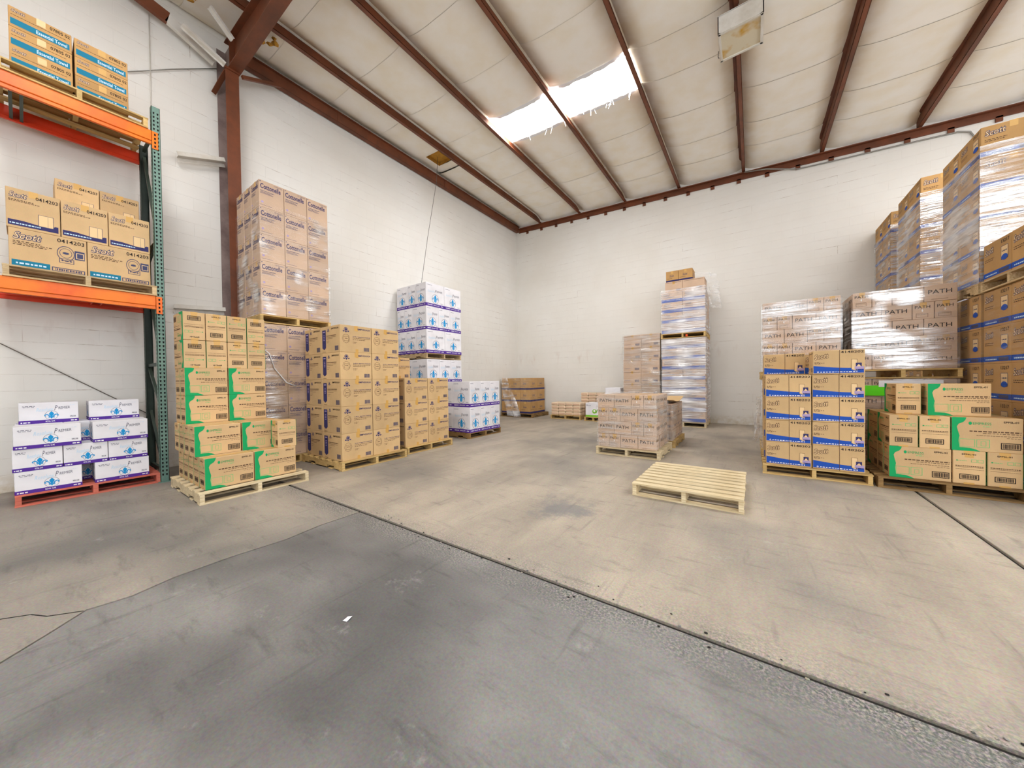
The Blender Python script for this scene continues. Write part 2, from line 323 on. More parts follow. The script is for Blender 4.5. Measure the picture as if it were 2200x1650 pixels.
# ------------------------------------------------------------------ setting: walls
def blockwall(name, axis, lab, a0, a1, topf):
    mb = MB(); mat = 'wall_paint_left' if axis == 'L' else 'wall_paint_back'
    def P(a, d, z): return (WX+d, a, z) if axis == 'L' else (a, BY-d, z)
    th = .2
    if axis == 'L': mb.box(WX-th, WX-.0022, a0, a1+.2, -.2, 7.35, mat)
    else: mb.box(a0-.2, a1, BY+.0022, BY+th, -.2, 7.35, mat)
    w = struct(mb.build(name), lab, 'wall')
    mb = MB(); row = 0; z = 0
    while z < 7.2:
        a = math.floor(a0/.406)*.406 + (.203 if row % 2 else 0) - .406
        while a < a1:
            l, r = max(a, a0)+.0002, min(a+.406, a1)-.0002
            zt = min(z+.2032, 7.3)
            if r-l > .02:
                b, t = z+.0015, zt-.0015; c = .0025; pr = 0
                vs = [P(l, -.0022, b), P(r, -.0022, b), P(r, -.0022, t), P(l, -.0022, t), P(l+.0004, pr, b+c), P(r-.0004, pr, b+c), P(r-.0004, pr, t-c), P(l+.0004, pr, t-c)]
                fs = [(4, 5, 6, 7), (0, 1, 5, 4), (1, 2, 6, 5), (2, 3, 7, 6), (3, 0, 4, 7)]
                if axis == 'R' or axis == 'B': pass
                mb.raw(vs, fs, mat)
            a += .406
        z += .2032; row += 1
    tag(mb.build('block_courses', w), 'white painted concrete blocks', kind='stuff')
    return w
blockwall('wall_left', 'L', 'white painted block wall behind the rack and the column', YN, BY, None)
mb = MB(); mb.box(WX-.2, -2.5, YN-.2, YN, -.2, 7.35, 'wall_paint_back'); mb.box(-2.5, XE+.2, YN-.2, YN, 6.2, 7.35, 'wall_paint_back')  # out of view; opening sized for light direction and glare on the wrap
struct(mb.build('wall_front'), 'unseen white wall behind the viewer, door opening shaped to steer daylight', 'wall')
mb = MB(); mb.box(XE, XE+.2, YN-.2, BY+.2, 6.2, 7.35, 'wall_paint_left'); mb.box(XE, XE+.2, 9.6, BY+.2, -.2, 6.2, 'wall_paint_left')  # out of view; header and end shaped to place the glare
struct(mb.build('wall_right'), 'unseen white wall on the far right, bay opening shaped for daylight glare', 'wall')
blockwall('wall_back', 'B', 'white painted block wall at the far end of the hall', WX, XE, None)

# ------------------------------------------------------------------ setting: roof
NP = 10
pxs = [PX0 + i*PSP for i in range(-0, NP)]
bx = [WX] + pxs
mb = MB(); mb.raw([(WX-.2, YN, zroof(WX-.2)+.06), (pxs[-1], YN, zroof(pxs[-1])+.06), (pxs[-1], BY+.2, zroof(pxs[-1])+.06), (WX-.2, BY+.2, zroof(WX-.2)+.06)]*1 +
                  [(WX-.2, YN, zroof(WX-.2)+.1), (pxs[-1], YN, zroof(pxs[-1])+.1), (pxs[-1], BY+.2, zroof(pxs[-1])+.1), (WX-.2, BY+.2, zroof(WX-.2)+.1)],
                 [(0, 1, 2, 3), (7, 6, 5, 4), (0, 4, 5, 1), (1, 5, 6, 2), (2, 6, 7, 3), (3, 7, 4, 0)], 'white_steel')
ceiling = struct(mb.build('ceiling'), 'sloped roof lined with cream faced insulation between steel purlins', 'ceiling')
ye = [YN, -3.9, -2.75, -1.6, -.45, .37, 1.5, 2.65, 3.8, 4.95, 6.05, 6.87, 8.0, 9.1, 10.0, BY]
SKY = {(2, 10), (3, 10), (2, 4), (3, 4), (7, 10), (8, 10), (7, 4), (8, 4)}
HOLE = (0, 10)
pcache = {}
def panel_mesh(w, d, end):
    k = (round(w, 3), round(d, 3), end)
    if k in pcache: return pcache[k]
    mb = MB(); n = 12; mrows = 8; vs = []
    for j in range(mrows+1):
        v = j/mrows
        for i in range(n+1):
            u = i/n; e = (2*u-1)**2
            sag = .1*(1-e**2)
            z = SLOPE*u*w + .015 - sag
            tuck = .0045*max(0, 1-abs(v-1)/.25) if v > .5 else .0
            if end: z -= .12*max(0, v-.55)**2*4
            vs.append((u*w, v*d, z + tuck))
    fs = [(j*(n+1)+i, (j+1)*(n+1)+i, (j+1)*(n+1)+i+1, j*(n+1)+i+1) for j in range(mrows) for i in range(n)]
    mb.raw(vs, fs, 'insulation'); me = mb.mesh('insulation_panel', True); pcache[k] = me; return me
for b in range(len(bx)-1):
    for j in range(len(ye)-1):
        if (b, j) in SKY: continue
        w, d = bx[b+1]-bx[b], ye[j+1]-ye[j]
        if (b, j) == HOLE:
            mb = MB(); z0 = zroof(bx[b])
            # the liner is torn open in one corner: four strips round the hole
            X0, X1, Y0, Y1 = bx[b], bx[b+1], ye[j], ye[j+1]; hx0, hx1, hy0, hy1 = -6.97, -6.5, 6.15, 6.62
            for (a, c, e, f_) in ((X0, hx0, Y0, Y1), (hx1, X1, Y0, Y1), (hx0, hx1, Y0, hy0), (hx0, hx1, hy1, Y1)):
                vs = []
                for yy in (e, f_):
                    for i in range(5):
                        x = a+(c-a)*i/4; u = (x-X0)/(X1-X0); vs.append((x, yy, zroof(x)+.015-.06*(1-(2*u-1)**4)))
                mb.raw(vs, [(i, 5+i, 6+i, 1+i) for i in range(4)], 'insulation')
            for (a, c, e, f_) in ((hx0, hx1, hy0, hy0), (hx0, hx1, hy1, hy1), (hx0, hx0, hy0, hy1), (hx1, hx1, hy0, hy1)):
                zz = zroof(a)-.045; mb.raw([(a, e, zz), (c, f_, zz), (c, f_, zz+.1), (a, e, zz+.1)], [(0, 1, 2, 3)], 'fibreglass')
            mb.raw([(hx0, hy0, zroof(-6.7)+.055), (hx1, hy0, zroof(-6.7)+.055), (hx1, hy1, zroof(-6.7)+.055), (hx0, hy1, zroof(-6.7)+.055)], [(0, 1, 2, 3)], 'fibreglass')
            o = mb.build('insulation_panel', ceiling); o['label'] = 'insulation panel with a square hole torn in it'; continue
        o = link('insulation_panel', panel_mesh(w, d, j == len(ye)-2), ceiling, (bx[b], ye[j], zroof(bx[b])))
def skylight(b, j, lab):
    x0, x1, y0, y1 = bx[b]+.03, bx[b+1]-.03, ye[j]+.01, ye[j+1]-.01
    mb = MB(); z0, z1 = zroof(x0)-.07, zroof(x1)-.07
    mb.raw([(x0, y0, z0), (x1, y0, z1), (x1, y1, z1), (x0, y1, z0), (x0, y0, z0+.02), (x1, y0, z1+.02), (x1, y1, z1+.02), (x0, y1, z0+.02)],
           [(0, 3, 2, 1), (4, 5, 6, 7), (0, 1, 5, 4), (1, 2, 6, 5), (2, 3, 7, 6), (3, 0, 4, 7)], 'skylight')
    o = mb.build('pane', None); return o
for k, (j, b0) in enumerate(((10, 2), (10, 7), (4, 2), (4, 7))):
    e = link('window_%d' % (k+1), None, None, (0, 0, 0))
    struct(e, ['bright translucent skylight between the roof purlins', 'added unseen skylight beyond the right hand stacks', 'added unseen skylight over the foreground bay', 'added unseen skylight over the right foreground'][k], 'skylight')  # only the first is in view; the others are added to light the hall
    for b in (b0, b0+1): skylight(b, j, '').parent = e
    # ragged white liner edges hanging round the opening
    mb = MB(); x0, x1 = bx[b0]+.02, bx[b0+2]-.02; n = 46
    for yy, s in ((ye[j], 1), (ye[j+1], -1)):
        vs = []
        for i in range(n+1):
            x = x0+(x1-x0)*i/n; u = ((x-bx[b0]) % PSP)/PSP
            zz = zroof(x)+.015-.1*(1-(2*u-1)**4)
            vs += [(x, yy-s*.06, zz-.004), (x, yy+s*random.uniform(.0, .035), zz-.012+random.uniform(0, .01))]
        mb.raw(vs, [(2*i, 2*i+1, 2*i+3, 2*i+2) for i in range(n)], 'paper')
    for i in range(14):
        x = random.uniform(x0, x1); yy = ye[j+1]+random.uniform(-.03, .03); z = zroof(x)-.07
        mb.tube([(x, yy, z), (x+random.uniform(-.02, .02), yy, z-.04), (x+random.uniform(-.05, .05), yy, z-random.uniform(.06, .16))], .004, 'paper', 4)
    o = mb.build('torn_liner_edge', e)

def purlin(name, x, y0, y1, lab, grp, h=.2):
    z = zp(x); mb = MB(); t = .006; w = .07
    mb.box(x-t/2, x+t/2, y0, y1, z, z+h, 'red_oxide')
    o = mb.build(name); tag(o, lab, 'beam', grp)
    mb = MB(); mb.box(x-t/2, x+w, y0, y1, z, z+t, 'red_oxide'); mb.box(x+w-t, x+w, y0, y1, z, z+.02, 'red_oxide'); mb.build('bottom_flange', o)
    mb = MB(); mb.box(x-w, x+t/2, y0, y1, z+h-t, z+h, 'red_oxide'); mb.build('top_flange', o)
    return o
ordn = ['first', 'second', 'third', 'fourth', 'fifth', 'sixth', 'seventh', 'eighth', 'ninth', 'tenth', 'eleventh', 'twelfth']
for i, x in enumerate(pxs):
    purlin('roof_purlin', x-.03, YN, BY-.02, 'red oxide steel roof purlin, %s out from the left wall' % ordn[i], 'roof purlins')
# eave strut along the left wall, with splice marks
mb = MB(); xe = WX+.13; z = 6.84
mb.box(xe-.004, xe+.004, 2.2, BY-.02, z, z+.2, 'red_oxide')
o = tag(mb.build('eave_strut'), 'deep red oxide eave strut running along the top of the left wall', 'beam')
mb = MB(); mb.box(xe-.1, xe+.008, 2.2, BY-.02, z, z+.008, 'red_oxide'); mb.build('bottom_flange', o)
mb = MB(); mb.box(xe-.1, xe+.05, 2.2, BY-.02, z+.192, z+.2, 'red_oxide'); mb.build('top_flange', o)
for yy in (3.95, 7.05):
    mb = MB(); mb.box(xe-.008, xe+.02, yy, yy+.07, z, z+.19, 'red_oxide'); mb.build('splice_plate', o)
# gable angle along the back wall with clips
def zl(x): return 6.75 + SLOPE*(x+6.2)
mb = MB(); x0, x1 = WX+.15, XE-.3
for (y0, y1, h0, h1) in ((BY-.03, BY-.008, 0, .15), (BY-.11, BY-.03, .13, .15)):
    vs = [(x, y, zl(x)+h) for x in (x0, x1) for y in (y0, y1) for h in (h0, h1)]
    mb.raw(vs, [(0, 1, 3, 2), (4, 6, 7, 5), (0, 4, 5, 1), (2, 3, 7, 6), (0, 2, 6, 4), (1, 5, 7, 3)], 'red_oxide')
g = tag(mb.build('gable_angle'), 'sloping red oxide steel angle fixed along the top of the back wall', 'beam')
xb = -6.84
while xb < 7.5:
    mb = MB(); mb.box(xb-.045, xb+.045, BY-.03, BY-.006, zl(xb)-.075, zl(xb)+.03, 'red_oxide'); mb.build('clip', g); xb += .597

# main frame column and rafter
mb = MB(); cx0, cx1, cy0, cy1 = WX+.02, -7.03, 1.985, 2.165; cm = (cy0+cy1)/2
mb.box(cx1-.012, cx1, cy0, cy1, 0, 6.47, 'red_oxide')
colm = tag(mb.build('steel_column'), 'red oxide steel column standing against the left wall behind the rack', 'column')
mb = MB(); mb.box(cx0+.012, cx1-.012, cm-.005, cm+.005, 0, 6.9, 'dusty_steel'); mb.build('web', colm)
mb = MB(); mb.box(cx0, cx0+.012, cy0-.03, cy1+.03, 0, 6.9, 'dusty_steel'); mb.build('rear_flange', colm)
mb = MB(); mb.box(cx1-.03, cx1+.02, cy0-.01, cy1+.01, 6.44, 6.47, 'red_oxide'); mb.build('cap_plate', colm)
mb = MB(); mb.bar((-7.3, cy0-.09, 6.1), (-7.06, cy0+.02, 6.42), .07, .012, 'red_oxide'); mb.build('knee_brace', colm)
mb = MB(); mb.box(-7.06, 4.2, 2.02, 2.19, 6.47, 6.485, 'red_oxide')
raf = tag(mb.build('roof_rafter'), 'deep red oxide main rafter running out from the column head', 'beam')
mb = MB(); vs = [(x, y, z) for x in (-7.2, 4.2) for y in (2.1, 2.11) for z in (6.485, None)]
vs = [(x, y, (zp(x)-.012 if z is None else z)) for x, y, z in vs]
mb.raw(vs, [(0, 1, 3, 2), (4, 6, 7, 5), (0, 4, 5, 1), (2, 3, 7, 6), (0, 2, 6, 4), (1, 5, 7, 3)], 'red_oxide'); mb.build('web', raf)
mb = MB(); vs = [(x, y, zp(x)-h) for x in (-7.2, 4.2) for y in (2.02, 2.19) for h in (.012, .001)]
mb.raw(vs, [(0, 1, 3, 2), (4, 6, 7, 5), (0, 4, 5, 1), (2, 3, 7, 6), (0, 2, 6, 4), (1, 5, 7, 3)], 'red_oxide'); mb.build('top_flange', raf)
for x in (-6.98, -3.5):
    mb = MB(); mb.box(x-.005, x+.005, 2.025, 2.1, 6.485, zp(x)-.012, 'red_oxide'); mb.box(x-.005, x+.005, 2.11, 2.185, 6.485, zp(x)-.012, 'red_oxide'); mb.build('stiffener', raf)
mb = MB(); mb.bar((-7.02, 2.21, 6.44), (-7.17, 2.84, 6.8), .05, .05, 'red_oxide'); tag(mb.build('flange_brace'), 'thin red oxide angle brace from column head to eave strut', 'brace')
# near-bay eave strut, bent and half white
mb = MB(); mb.bar((-7.2, .55, 6.98), (-7.2, 1.35, 6.8), .06, .17, 'red_oxide'); mb.bar((-7.2, -3.9, 6.98), (-7.2, .56, 6.98), .06, .17, 'red_oxide')
o = tag(mb.build('bent_eave_strut'), 'bent red oxide strut hanging at the top of the left wall above the rack', 'beam')
mb = MB(); mb.bar((-7.2, 1.34, 6.8), (-7.2, 1.9, 6.56), .06, .15, 'white_steel'); o2 = mb.build('white_end', o); o2['label'] = 'bent end painted white'
def channel(name, p, q, lab, w=.09, h=.06):
    mb = MB(); p, q = Vector(p), Vector(q); d = (q-p).normalized(); s = d.cross(Vector((0, 0, 1))).normalized(); u = s.cross(d)
    for a, b, ww, hh in ((0, 0, w, .004), (w/2, h/2, .004, h), (-w/2, -h/2, .004, h)):
        mb.bar(p+s*a+u*b, q+s*a+u*b, ww, hh, 'white_steel', u)
    return tag(mb.build(name), lab, 'channel')
channel('girt_stub', (-7.22, 1.42, 4.78), (-7.22, 2.0, 4.98), 'short white steel channel stub sticking out beside the column halfway up')
channel('girt_stub', (-7.24, 1.34, 2.44), (-7.24, 1.96, 2.49), 'white steel channel stub just above the green printed stack')
channel('girt_stub', (-7.0, 1.46, 6.68), (-7.0, 1.97, 6.46), 'sloping white steel strip ending at the knee of the column', .07, .03)
channel('girt_stub', (-6.72, 1.72, 7.0), (-6.72, 2.0, 6.72), 'white steel strip hanging down in front of the rafter', .06, .03)
def stuffing(p, r, lab):
    mb = MB(); n = 9
    for k in range(7):
        c = Vector(p)+Vector((random.uniform(-r, r), random.uniform(-r, r), random.uniform(-r, r)*.4)); s = r*random.uniform(.35, .7)
        vs = [c+Vector((s*math.cos(2*math.pi*i/n)*random.uniform(.6, 1.1), s*math.sin(2*math.pi*i/n)*random.uniform(.6, 1.1), random.uniform(-.25, .25)*s)) for i in range(n)]
        vs += [c+Vector((0, 0, s*.5)), c-Vector((0, 0, s*.6))]
        mb.raw(vs, [(i, (i+1) % n, n) for i in range(n)] + [((i+1) % n, i, n+1) for i in range(n)], 'fibreglass')
    return tag(mb.build('insulation_scrap'), lab, 'insulation')
stuffing((-5.05, 2.42, 6.9), .14, 'yellow fibreglass scrap hanging beside the rafter at the top edge')
stuffing((-6.62, 2.4, 6.98), .12, 'yellow fibreglass scrap hanging between the rafter and the first purlin')
stuffing((-6.75, 1.5, 6.98), .1, 'torn brown insulation scrap above the white strips')
# wires and conduit
def wire(name, pts, r, lab, cat='wire', mat='cord'):
    mb = MB(); mb.tube(pts, r, mat, 6); return tag(mb.build(name, None, True), lab, cat)
wire('hanging_cord', [(-6.8, 6.42, 7.27), (-6.82, 6.36, 6.5), (-6.9, 6.1, 5.0), (-6.95, 5.9, 3.72)], .006, 'thin cord hanging from the hole in the ceiling liner', 'cord')
wire('wall_wire', [(-7.33, -.6, 2.15), (-7.33, -.15, 1.79), (-7.335, .72, 1.1), (-7.34, 1.06, .84)], .006, 'thin brown wire slanting down the left wall behind the white cartons')
wire('wall_conduit', [(-7.33, 1.17, 6.8), (-7.33, 1.165, 5.3), (-7.33, 1.16, 4.2)], .006, 'thin conduit running straight down the left wall behind the rack', 'conduit', 'white_steel')
wire('roof_wire', [(-7.33, .94, 5.78), (-7.33, 1.4, 6.15), (-7.33, 1.95, 6.56)], .007, 'thin cable running up the left wall to the column head', 'wire', 'steel')
wire('wall_conduit', [(-.15, BY-.16, 6.52), (.3, BY-.14, 6.45), (.92, BY-.05, 6.27), (1.78, BY-.03, 6.22), (2.51, BY-.03, 6.18), (3.4, BY-.03, 6.12), (3.55, BY-.03, 6.06), (3.62, BY-.03, 5.9), (3.63, BY-.03, 1.5)], .014, 'grey conduit run under the gable angle on the back wall', 'conduit', 'steel')
# ceiling light fixture
fx = link('ceiling_light', None, None, (-.12, 6.11, 6.2)); tag(fx, 'square white metal ceiling light with stained lens hanging under a purlin', 'light fixture')
mb = MB(); a = .27
for (x0, x1, y0, y1) in ((-a, a, -a, -a+.012), (-a, a, a-.012, a), (-a, -a+.012, -a, a), (a-.012, a, -a, a)): mb.box(x0, x1, y0, y1, 0, .25, 'white_steel')
mb.box(-a, a, -a, a, .245, .26, 'white_steel'); mb.build('housing', fx)
mb = MB(); mb.box(-a+.03, a-.03, -a+.03, a-.03, .012, .02, 'lens'); mb.build('lens', fx)
mb = MB()
for (x0, x1, y0, y1) in ((-a+.01, a-.01, -a+.01, -a+.035), (-a+.01, a-.01, a-.035, a-.01), (-a+.01, -a+.035, -a, a), (a-.035, a-.01, -a, a)): mb.box(x0, x1, y0, y1, -.004, .012, 'white_steel')
mb.build('lens_frame', fx)
for s in (-1, 1):
    mb = MB(); mb.tube([(s*.02, s*.15, .26), (s*.02, s*.15, zp(-.14)-6.2)], .008, 'steel'); mb.build('hanger', fx)
mb = MB(); mb.tube([(-a-.01, .05, .02), (-a-.02, .09, -.03), (-a-.012, .14, -.02)], .006, 'cord'); mb.build('latch', fx)
#@@OBJECTS
# ------------------------------------------------------------------ lettering
TXT = {}
def glyphs(s, bold=0.0, shear=0.0):
    k = (s, bold, shear)
    if k not in TXT:
        cu = bpy.data.curves.new('t', 'FONT'); cu.body = s; cu.size = 1; cu.resolution_u = 2; cu.offset = bold; cu.shear = shear; cu.fill_mode = 'FRONT'
        o = bpy.data.objects.new('t', cu); COL.objects.link(o)
        dg = bpy.context.evaluated_depsgraph_get(); me = bpy.data.meshes.new_from_object(o.evaluated_get(dg))
        vs = [(v.co.x, v.co.y) for v in me.vertices]; fs = [tuple(p.vertices) for p in me.polygons]
        bpy.data.objects.remove(o); bpy.data.curves.remove(cu); bpy.data.meshes.remove(me)
        xs = [v[0] for v in vs]; ys = [v[1] for v in vs]
        TXT[k] = (vs, fs, min(xs), max(xs), min(ys), max(ys))
    return TXT[k]
class Face:      # a printed side of a carton: 2D drawing in metres, origin bottom left
    def __init__(s, mb, org, ux, w, h):
        s.mb, s.o, s.ux, s.w, s.h = mb, Vector(org), Vector(ux), w, h; s.nrm = s.ux.cross(Vector((0, 0, 1))); s.flip = False
    def P(s, x, y, lay):
        if s.flip: x, y = s.w-x, s.h-y
        return s.o + s.ux*x + Vector((0, 0, y)) + s.nrm*(.0012+.0005*lay)
    def poly(s, pts, m, lay=0): s.mb.face([s.P(x*s.w, y*s.h, lay) for x, y in pts], m)
    def rect(s, x0, y0, x1, y1, m, lay=0): s.poly([(x0, y0), (x1, y0), (x1, y1), (x0, y1)], m, lay)
    def ring(s, x0, y0, x1, y1, t, m, lay=0):     # outline, t as fraction of height
        tx = t*s.h/s.w
        s.rect(x0, y0, x1, y0+t, m, lay); s.rect(x0, y1-t, x1, y1, m, lay); s.rect(x0, y0+t, x0+tx, y1-t, m, lay); s.rect(x1-tx, y0+t, x1, y1-t, m, lay)
    def text(s, t, x, y, h, m, w=None, bold=0, shear=0, rot=0, lay=1):   # left baseline at x,y ; h fraction of face height
        vs, fs, a, b, c, d = glyphs(t, bold, shear); sc = h*s.h/(d-c); sx = sc if w is None else w*s.w/(b-a)
        cr, sr = math.cos(rot), math.sin(rot); out = []
        for px, py in vs:
            X, Y = (px-a)*sx, (py-c)*sc
            out.append(s.P(x*s.w + X*cr - Y*sr, y*s.h + X*sr + Y*cr, lay))
        s.mb.raw(out, fs, m)
    def lines(s, x0, y, x1, h, m, lay=0, seed=1, dens=.75):        # rows too small to read
        rr = random.Random(seed); x = x0
        while x < x1:
            w = rr.uniform(.02, .06); e = min(x+w, x1); s.rect(x, y, e, y+h, m, lay); x = e + .008 + (1-dens)*.03
    def barcode(s, x0, y0, x1, y1, frame, m='ink_black', seed=3):
        if frame: s.ring(x0, y0, x1, y1, .018, m)
        rr = random.Random(seed); x = x0+(x1-x0)*.1; e = x1-(x1-x0)*.1
        a, b = (y0+.03, y1-.03) if frame else (y0, y1)
        while x < e:
            w = (x1-x0)*rr.choice((.02, .035, .05)); s.rect(x, a, min(x+w, e), b, m); x += w+(x1-x0)*rr.choice((.02, .03))
    def ell(s, cx, cy, rx, ry, t, m, lay=0, n=20):
        for i in range(n):
            a, b = 2*math.pi*i/n, 2*math.pi*(i+1)/n; q = 1-t
            s.poly([(cx+rx*math.cos(a)*q, cy+ry*math.sin(a)*q), (cx+rx*math.cos(a), cy+ry*math.sin(a)), (cx+rx*math.cos(b), cy+ry*math.sin(b)), (cx+rx*math.cos(b)*q, cy+ry*math.sin(b)*q)], m, lay)
    def disc(s, cx, cy, rx, ry, m, lay=0, n=14): s.poly([(cx+rx*math.cos(2*math.pi*i/n), cy+ry*math.sin(2*math.pi*i/n)) for i in range(n)], m, lay)
    def script_logo(s, t, x, y, h, w, rot=.12, dark='ink_brown'):
        s.text(t, x, y, h, dark, w, .06, .3, rot, 1); s.text(t, x+.006, y+h*.08, h*.84, 'logo_fill', w*.95, 0.0, .3, rot, 2)

# ---- printed designs. each takes a Face (front) or is the side version
def d_green(f):
    f.poly([(0, 0), (.42, 0), (.36, .05), (.28, .09), (.115, .1), (.1, .3), (.115, .45), (.09, .6), (.075, .72), (.1, .8), (.17, .86), (.2, .92), (.215, 1), (0, 1)], 'ink_green')
    f.disc(.27, .83, .025, .05, 'ink_green'); f.text('EMPRESS', .31, .79, .075, 'ink_green', .26)
    f.lines(.45, .73, .57, .02, 'ink_pale_green'); f.text('EPPSL-01', .74, .86, .055, 'ink_black', .2, .02)
    f.lines(.26, .58, .97, .032, 'ink_brown', seed=5); f.lines(.45, .535, .97, .016, 'ink_brown', seed=6); f.lines(.36, .47, .97, .012, 'ink_brown', seed=8, dens=.95); f.lines(.78, .42, .97, .01, 'ink_brown', seed=9)
    f.ring(.11, .12, .34, .36, .012, 'ink_pale_green'); f.ring(.36, .12, .55, .36, .012, 'ink_pale_green'); f.ring(.42, .17, .5, .31, .01, 'ink_pale_green')
    f.barcode(.7, .1, .97, .29, True)
def d_green_end(f):
    f.text('EPPSL-01', .28, .87, .045, 'ink_black', .42, .02); f.rect(.33, .93, .66, 1, 'tape'); f.rect(.33, 0, .66, .05, 'tape')
    f.disc(.13, .7, .03, .018, 'ink_green'); f.lines(.17, .69, .42, .018, 'ink_pale_green'); f.ring(.56, .66, .74, .75, .01, 'ink_pale_green'); f.ring(.76, .66, .93, .75, .01, 'ink_pale_green')
    f.lines(.08, .53, .94, .022, 'ink_brown', seed=2); f.lines(.08, .5, .94, .01, 'ink_brown', seed=4, dens=.95); f.lines(.08, .44, .94, .008, 'ink_brown', seed=7, dens=.98)
    f.barcode(.2, .14, .8, .3, True)
def d_green_flip(f): f.flip = True; d_green(f)
def d_green_end_flip(f): f.flip = True; d_green_end(f)
def crest(f, cx, cy, r):
    q = f.h/f.w
    f.disc(cx, cy, r*q, r, 'ink_navy'); f.ell(cx, cy, r*q*.75, r*.75, .2, 'logo_fill', 1, 10); f.poly([(cx-r*q*.5, cy-r*.9), (cx+r*q*.5, cy-r*.9), (cx, cy-r*1.7)], 'ink_navy')
    f.poly([(cx-r*q*1.5, cy-r*.5), (cx-r*q*.7, cy-r*.9), (cx-r*q*.8, cy-r*1.3), (cx-r*q*1.6, cy-r*1.1)], 'ink_navy'); f.poly([(cx+r*q*1.5, cy-r*.5), (cx+r*q*.7, cy-r*.9), (cx+r*q*.8, cy-r*1.3), (cx+r*q*1.6, cy-r*1.1)], 'ink_navy')
def d_banner(f):
    crest(f, .18, .84, .075); f.text('EMPVEXA24', .55, .85, .06, 'ink_navy', .4, .02)
    f.ell(.18, .5, .12, .17, .06, 'ink_brown', 0, 8); f.ring(.11, .41, .26, .58, .01, 'ink_brown'); f.lines(.15, .49, .22, .03, 'ink_brown')
    f.text('2-PLY BATH TISSUE', .39, .57, .04, 'ink_navy', .57, .015); f.lines(.39, .525, .95, .018, 'ink_brown', seed=3); f.lines(.39, .47, .8, .016, 'ink_brown', seed=5); f.lines(.39, .38, .52, .014, 'ink_brown'); f.lines(.39, .34, .5, .012, 'ink_brown')
    f.barcode(.72, .06, .94, .2, False, 'ink_slate'); f.rect(.47, .8, .56, 1, 'tape'); f.rect(.47, 0, .56, .13, 'tape')
def d_banner_side(f):
    f.poly([(.04, .2), (.14, .12), (.24, .2), (.24, .87), (.04, .87)], 'ink_navy'); f.rect(.08, .78, .2, .82, 'ink_lilac', 1)
    for i in range(4): f.rect(.1, .48+.06*i, .18, .5+.06*i, 'ink_lilac', 1)
    crest(f, .38, .86, .05); f.text('EMPVEXA24', .54, .86, .06, 'ink_black', .38, .02)
    f.lines(.28, .62, .8, .035, 'ink_brown', seed=4); f.lines(.28, .57, .78, .018, 'ink_brown', seed=6); f.lines(.28, .52, .62, .014, 'ink_brown'); f.lines(.28, .44, .42, .014, 'ink_brown'); f.lines(.28, .38, .38, .014, 'ink_brown')
    f.barcode(.7, .07, .93, .24, False, 'ink_slate'); f.lines(.06, .04, .24, .014, 'ink_black')
def wave(f, m, y0=.05, hi=.25, lo=.17, x0=.01, x1=.98, seed=3):
    n = 12; top = [(x0+(x1-x0)*i/n, lo+(hi-lo)*(1-math.sin(math.pi*min(1, i/n*1.15)*.5)) if i < n-1 else lo+.01) for i in range(n+1)]
    f.poly([(x0, y0), (x1, y0)] + top[::-1], m)
    f.lines(x0+.14, y0+.03, x1-.12, .03, 'ink_white', 1, seed, .6); f.ell(x0+.09, y0+.05, .02, .03, .4, 'ink_white', 1, 8)
def d_scott_blue(num):
    def d(f):
        f.script_logo('Scott', .03, .6, .24, .3, .14); f.text(num, .55, .86, .095, 'ink_black', .43, .01)
        f.lines(.03, .5, .15, .02, 'ink_brown'); f.lines(.03, .465, .24, .018, 'ink_brown', seed=4); f.lines(.03, .43, .16, .018, 'ink_brown', seed=6)
        wave(f, 'ink_blue', .05, .36, .25); f.poly([(.75, .2), (.79, .15), (.86, .14), (.86, .58), (.75, .6)], 'logo_fill', 2); f.ring(.75, .18, .86, .6, .008, 'ink_brown', 3)
        f.poly([(.83, .3), (.94, .3), (.94, .45), (.83, .45)], 'ink_navy', 4); f.poly([(.84, .3), (.93, .3), (.885, .4)], 'logo_fill', 5); f.rect(.81, .2, .98, .31, 'ink_lilac', 4); f.lines(.83, .16, .96, .04, 'ink_navy', 4)
        f.rect(.522, 0, .53, 1, 'ink_brown', 6)
    return d
def d_scott_roll(f):
    f.script_logo('Scott', .05, .72, .2, .36, .02, 'ink_slate'); f.text('0414203', .6, .84, .1, 'ink_black', .37, .01)
    f.lines(.05, .66, .4, .02, 'ink_brown', seed=3); f.lines(.05, .62, .54, .018, 'ink_brown', seed=5); f.lines(.05, .58, .48, .018, 'ink_brown', seed=8)
    f.ell(.71, .56, .12, .2, .08, 'ink_slate', 0); f.ell(.71, .57, .085, .13, .08, 'ink_slate', 0); f.disc(.71, .57, .045, .03, 'ink_slate'); f.ring(.62, .3, .82, .42, .012, 'ink_slate'); f.lines(.65, .35, .79, .03, 'ink_slate')
    f.rect(.83, .44, .97, .68, 'ink_slate'); f.ring(.85, .47, .96, .63, .015, 'logo_fill', 1)
    f.rect(.03, .04, .5, .2, 'ink_teal'); f.lines(.08, .1, .45, .04, 'ink_sky', 1); f.barcode(.52, .05, .97, .16, True, 'ink_slate')
def d_scott_towel(f):
    f.script_logo('Scott', .05, .76, .15, .34, .0, 'ink_slate'); f.text('0414203', .54, .8, .09, 'ink_black', .42, .01)
    f.lines(.05, .7, .5, .018, 'ink_brown', seed=3); f.lines(.05, .67, .62, .016, 'ink_brown', seed=4)
    f.poly([(.03, .06), (.96, .06), (.96, .22), (.9, .22), (.86, .19), (.7, .16), (.55, .17), (.3, .2), (.03, .2)], 'ink_navy'); f.lines(.06, .1, .62, .03, 'ink_sky', 1); f.rect(.58, .15, .87, .45, 'logo_fill', 1); f.ring(.58, .15, .87, .45, .008, 'ink_slate', 2); f.rect(.76, .15, .765, .43, 'ink_slate', 2)
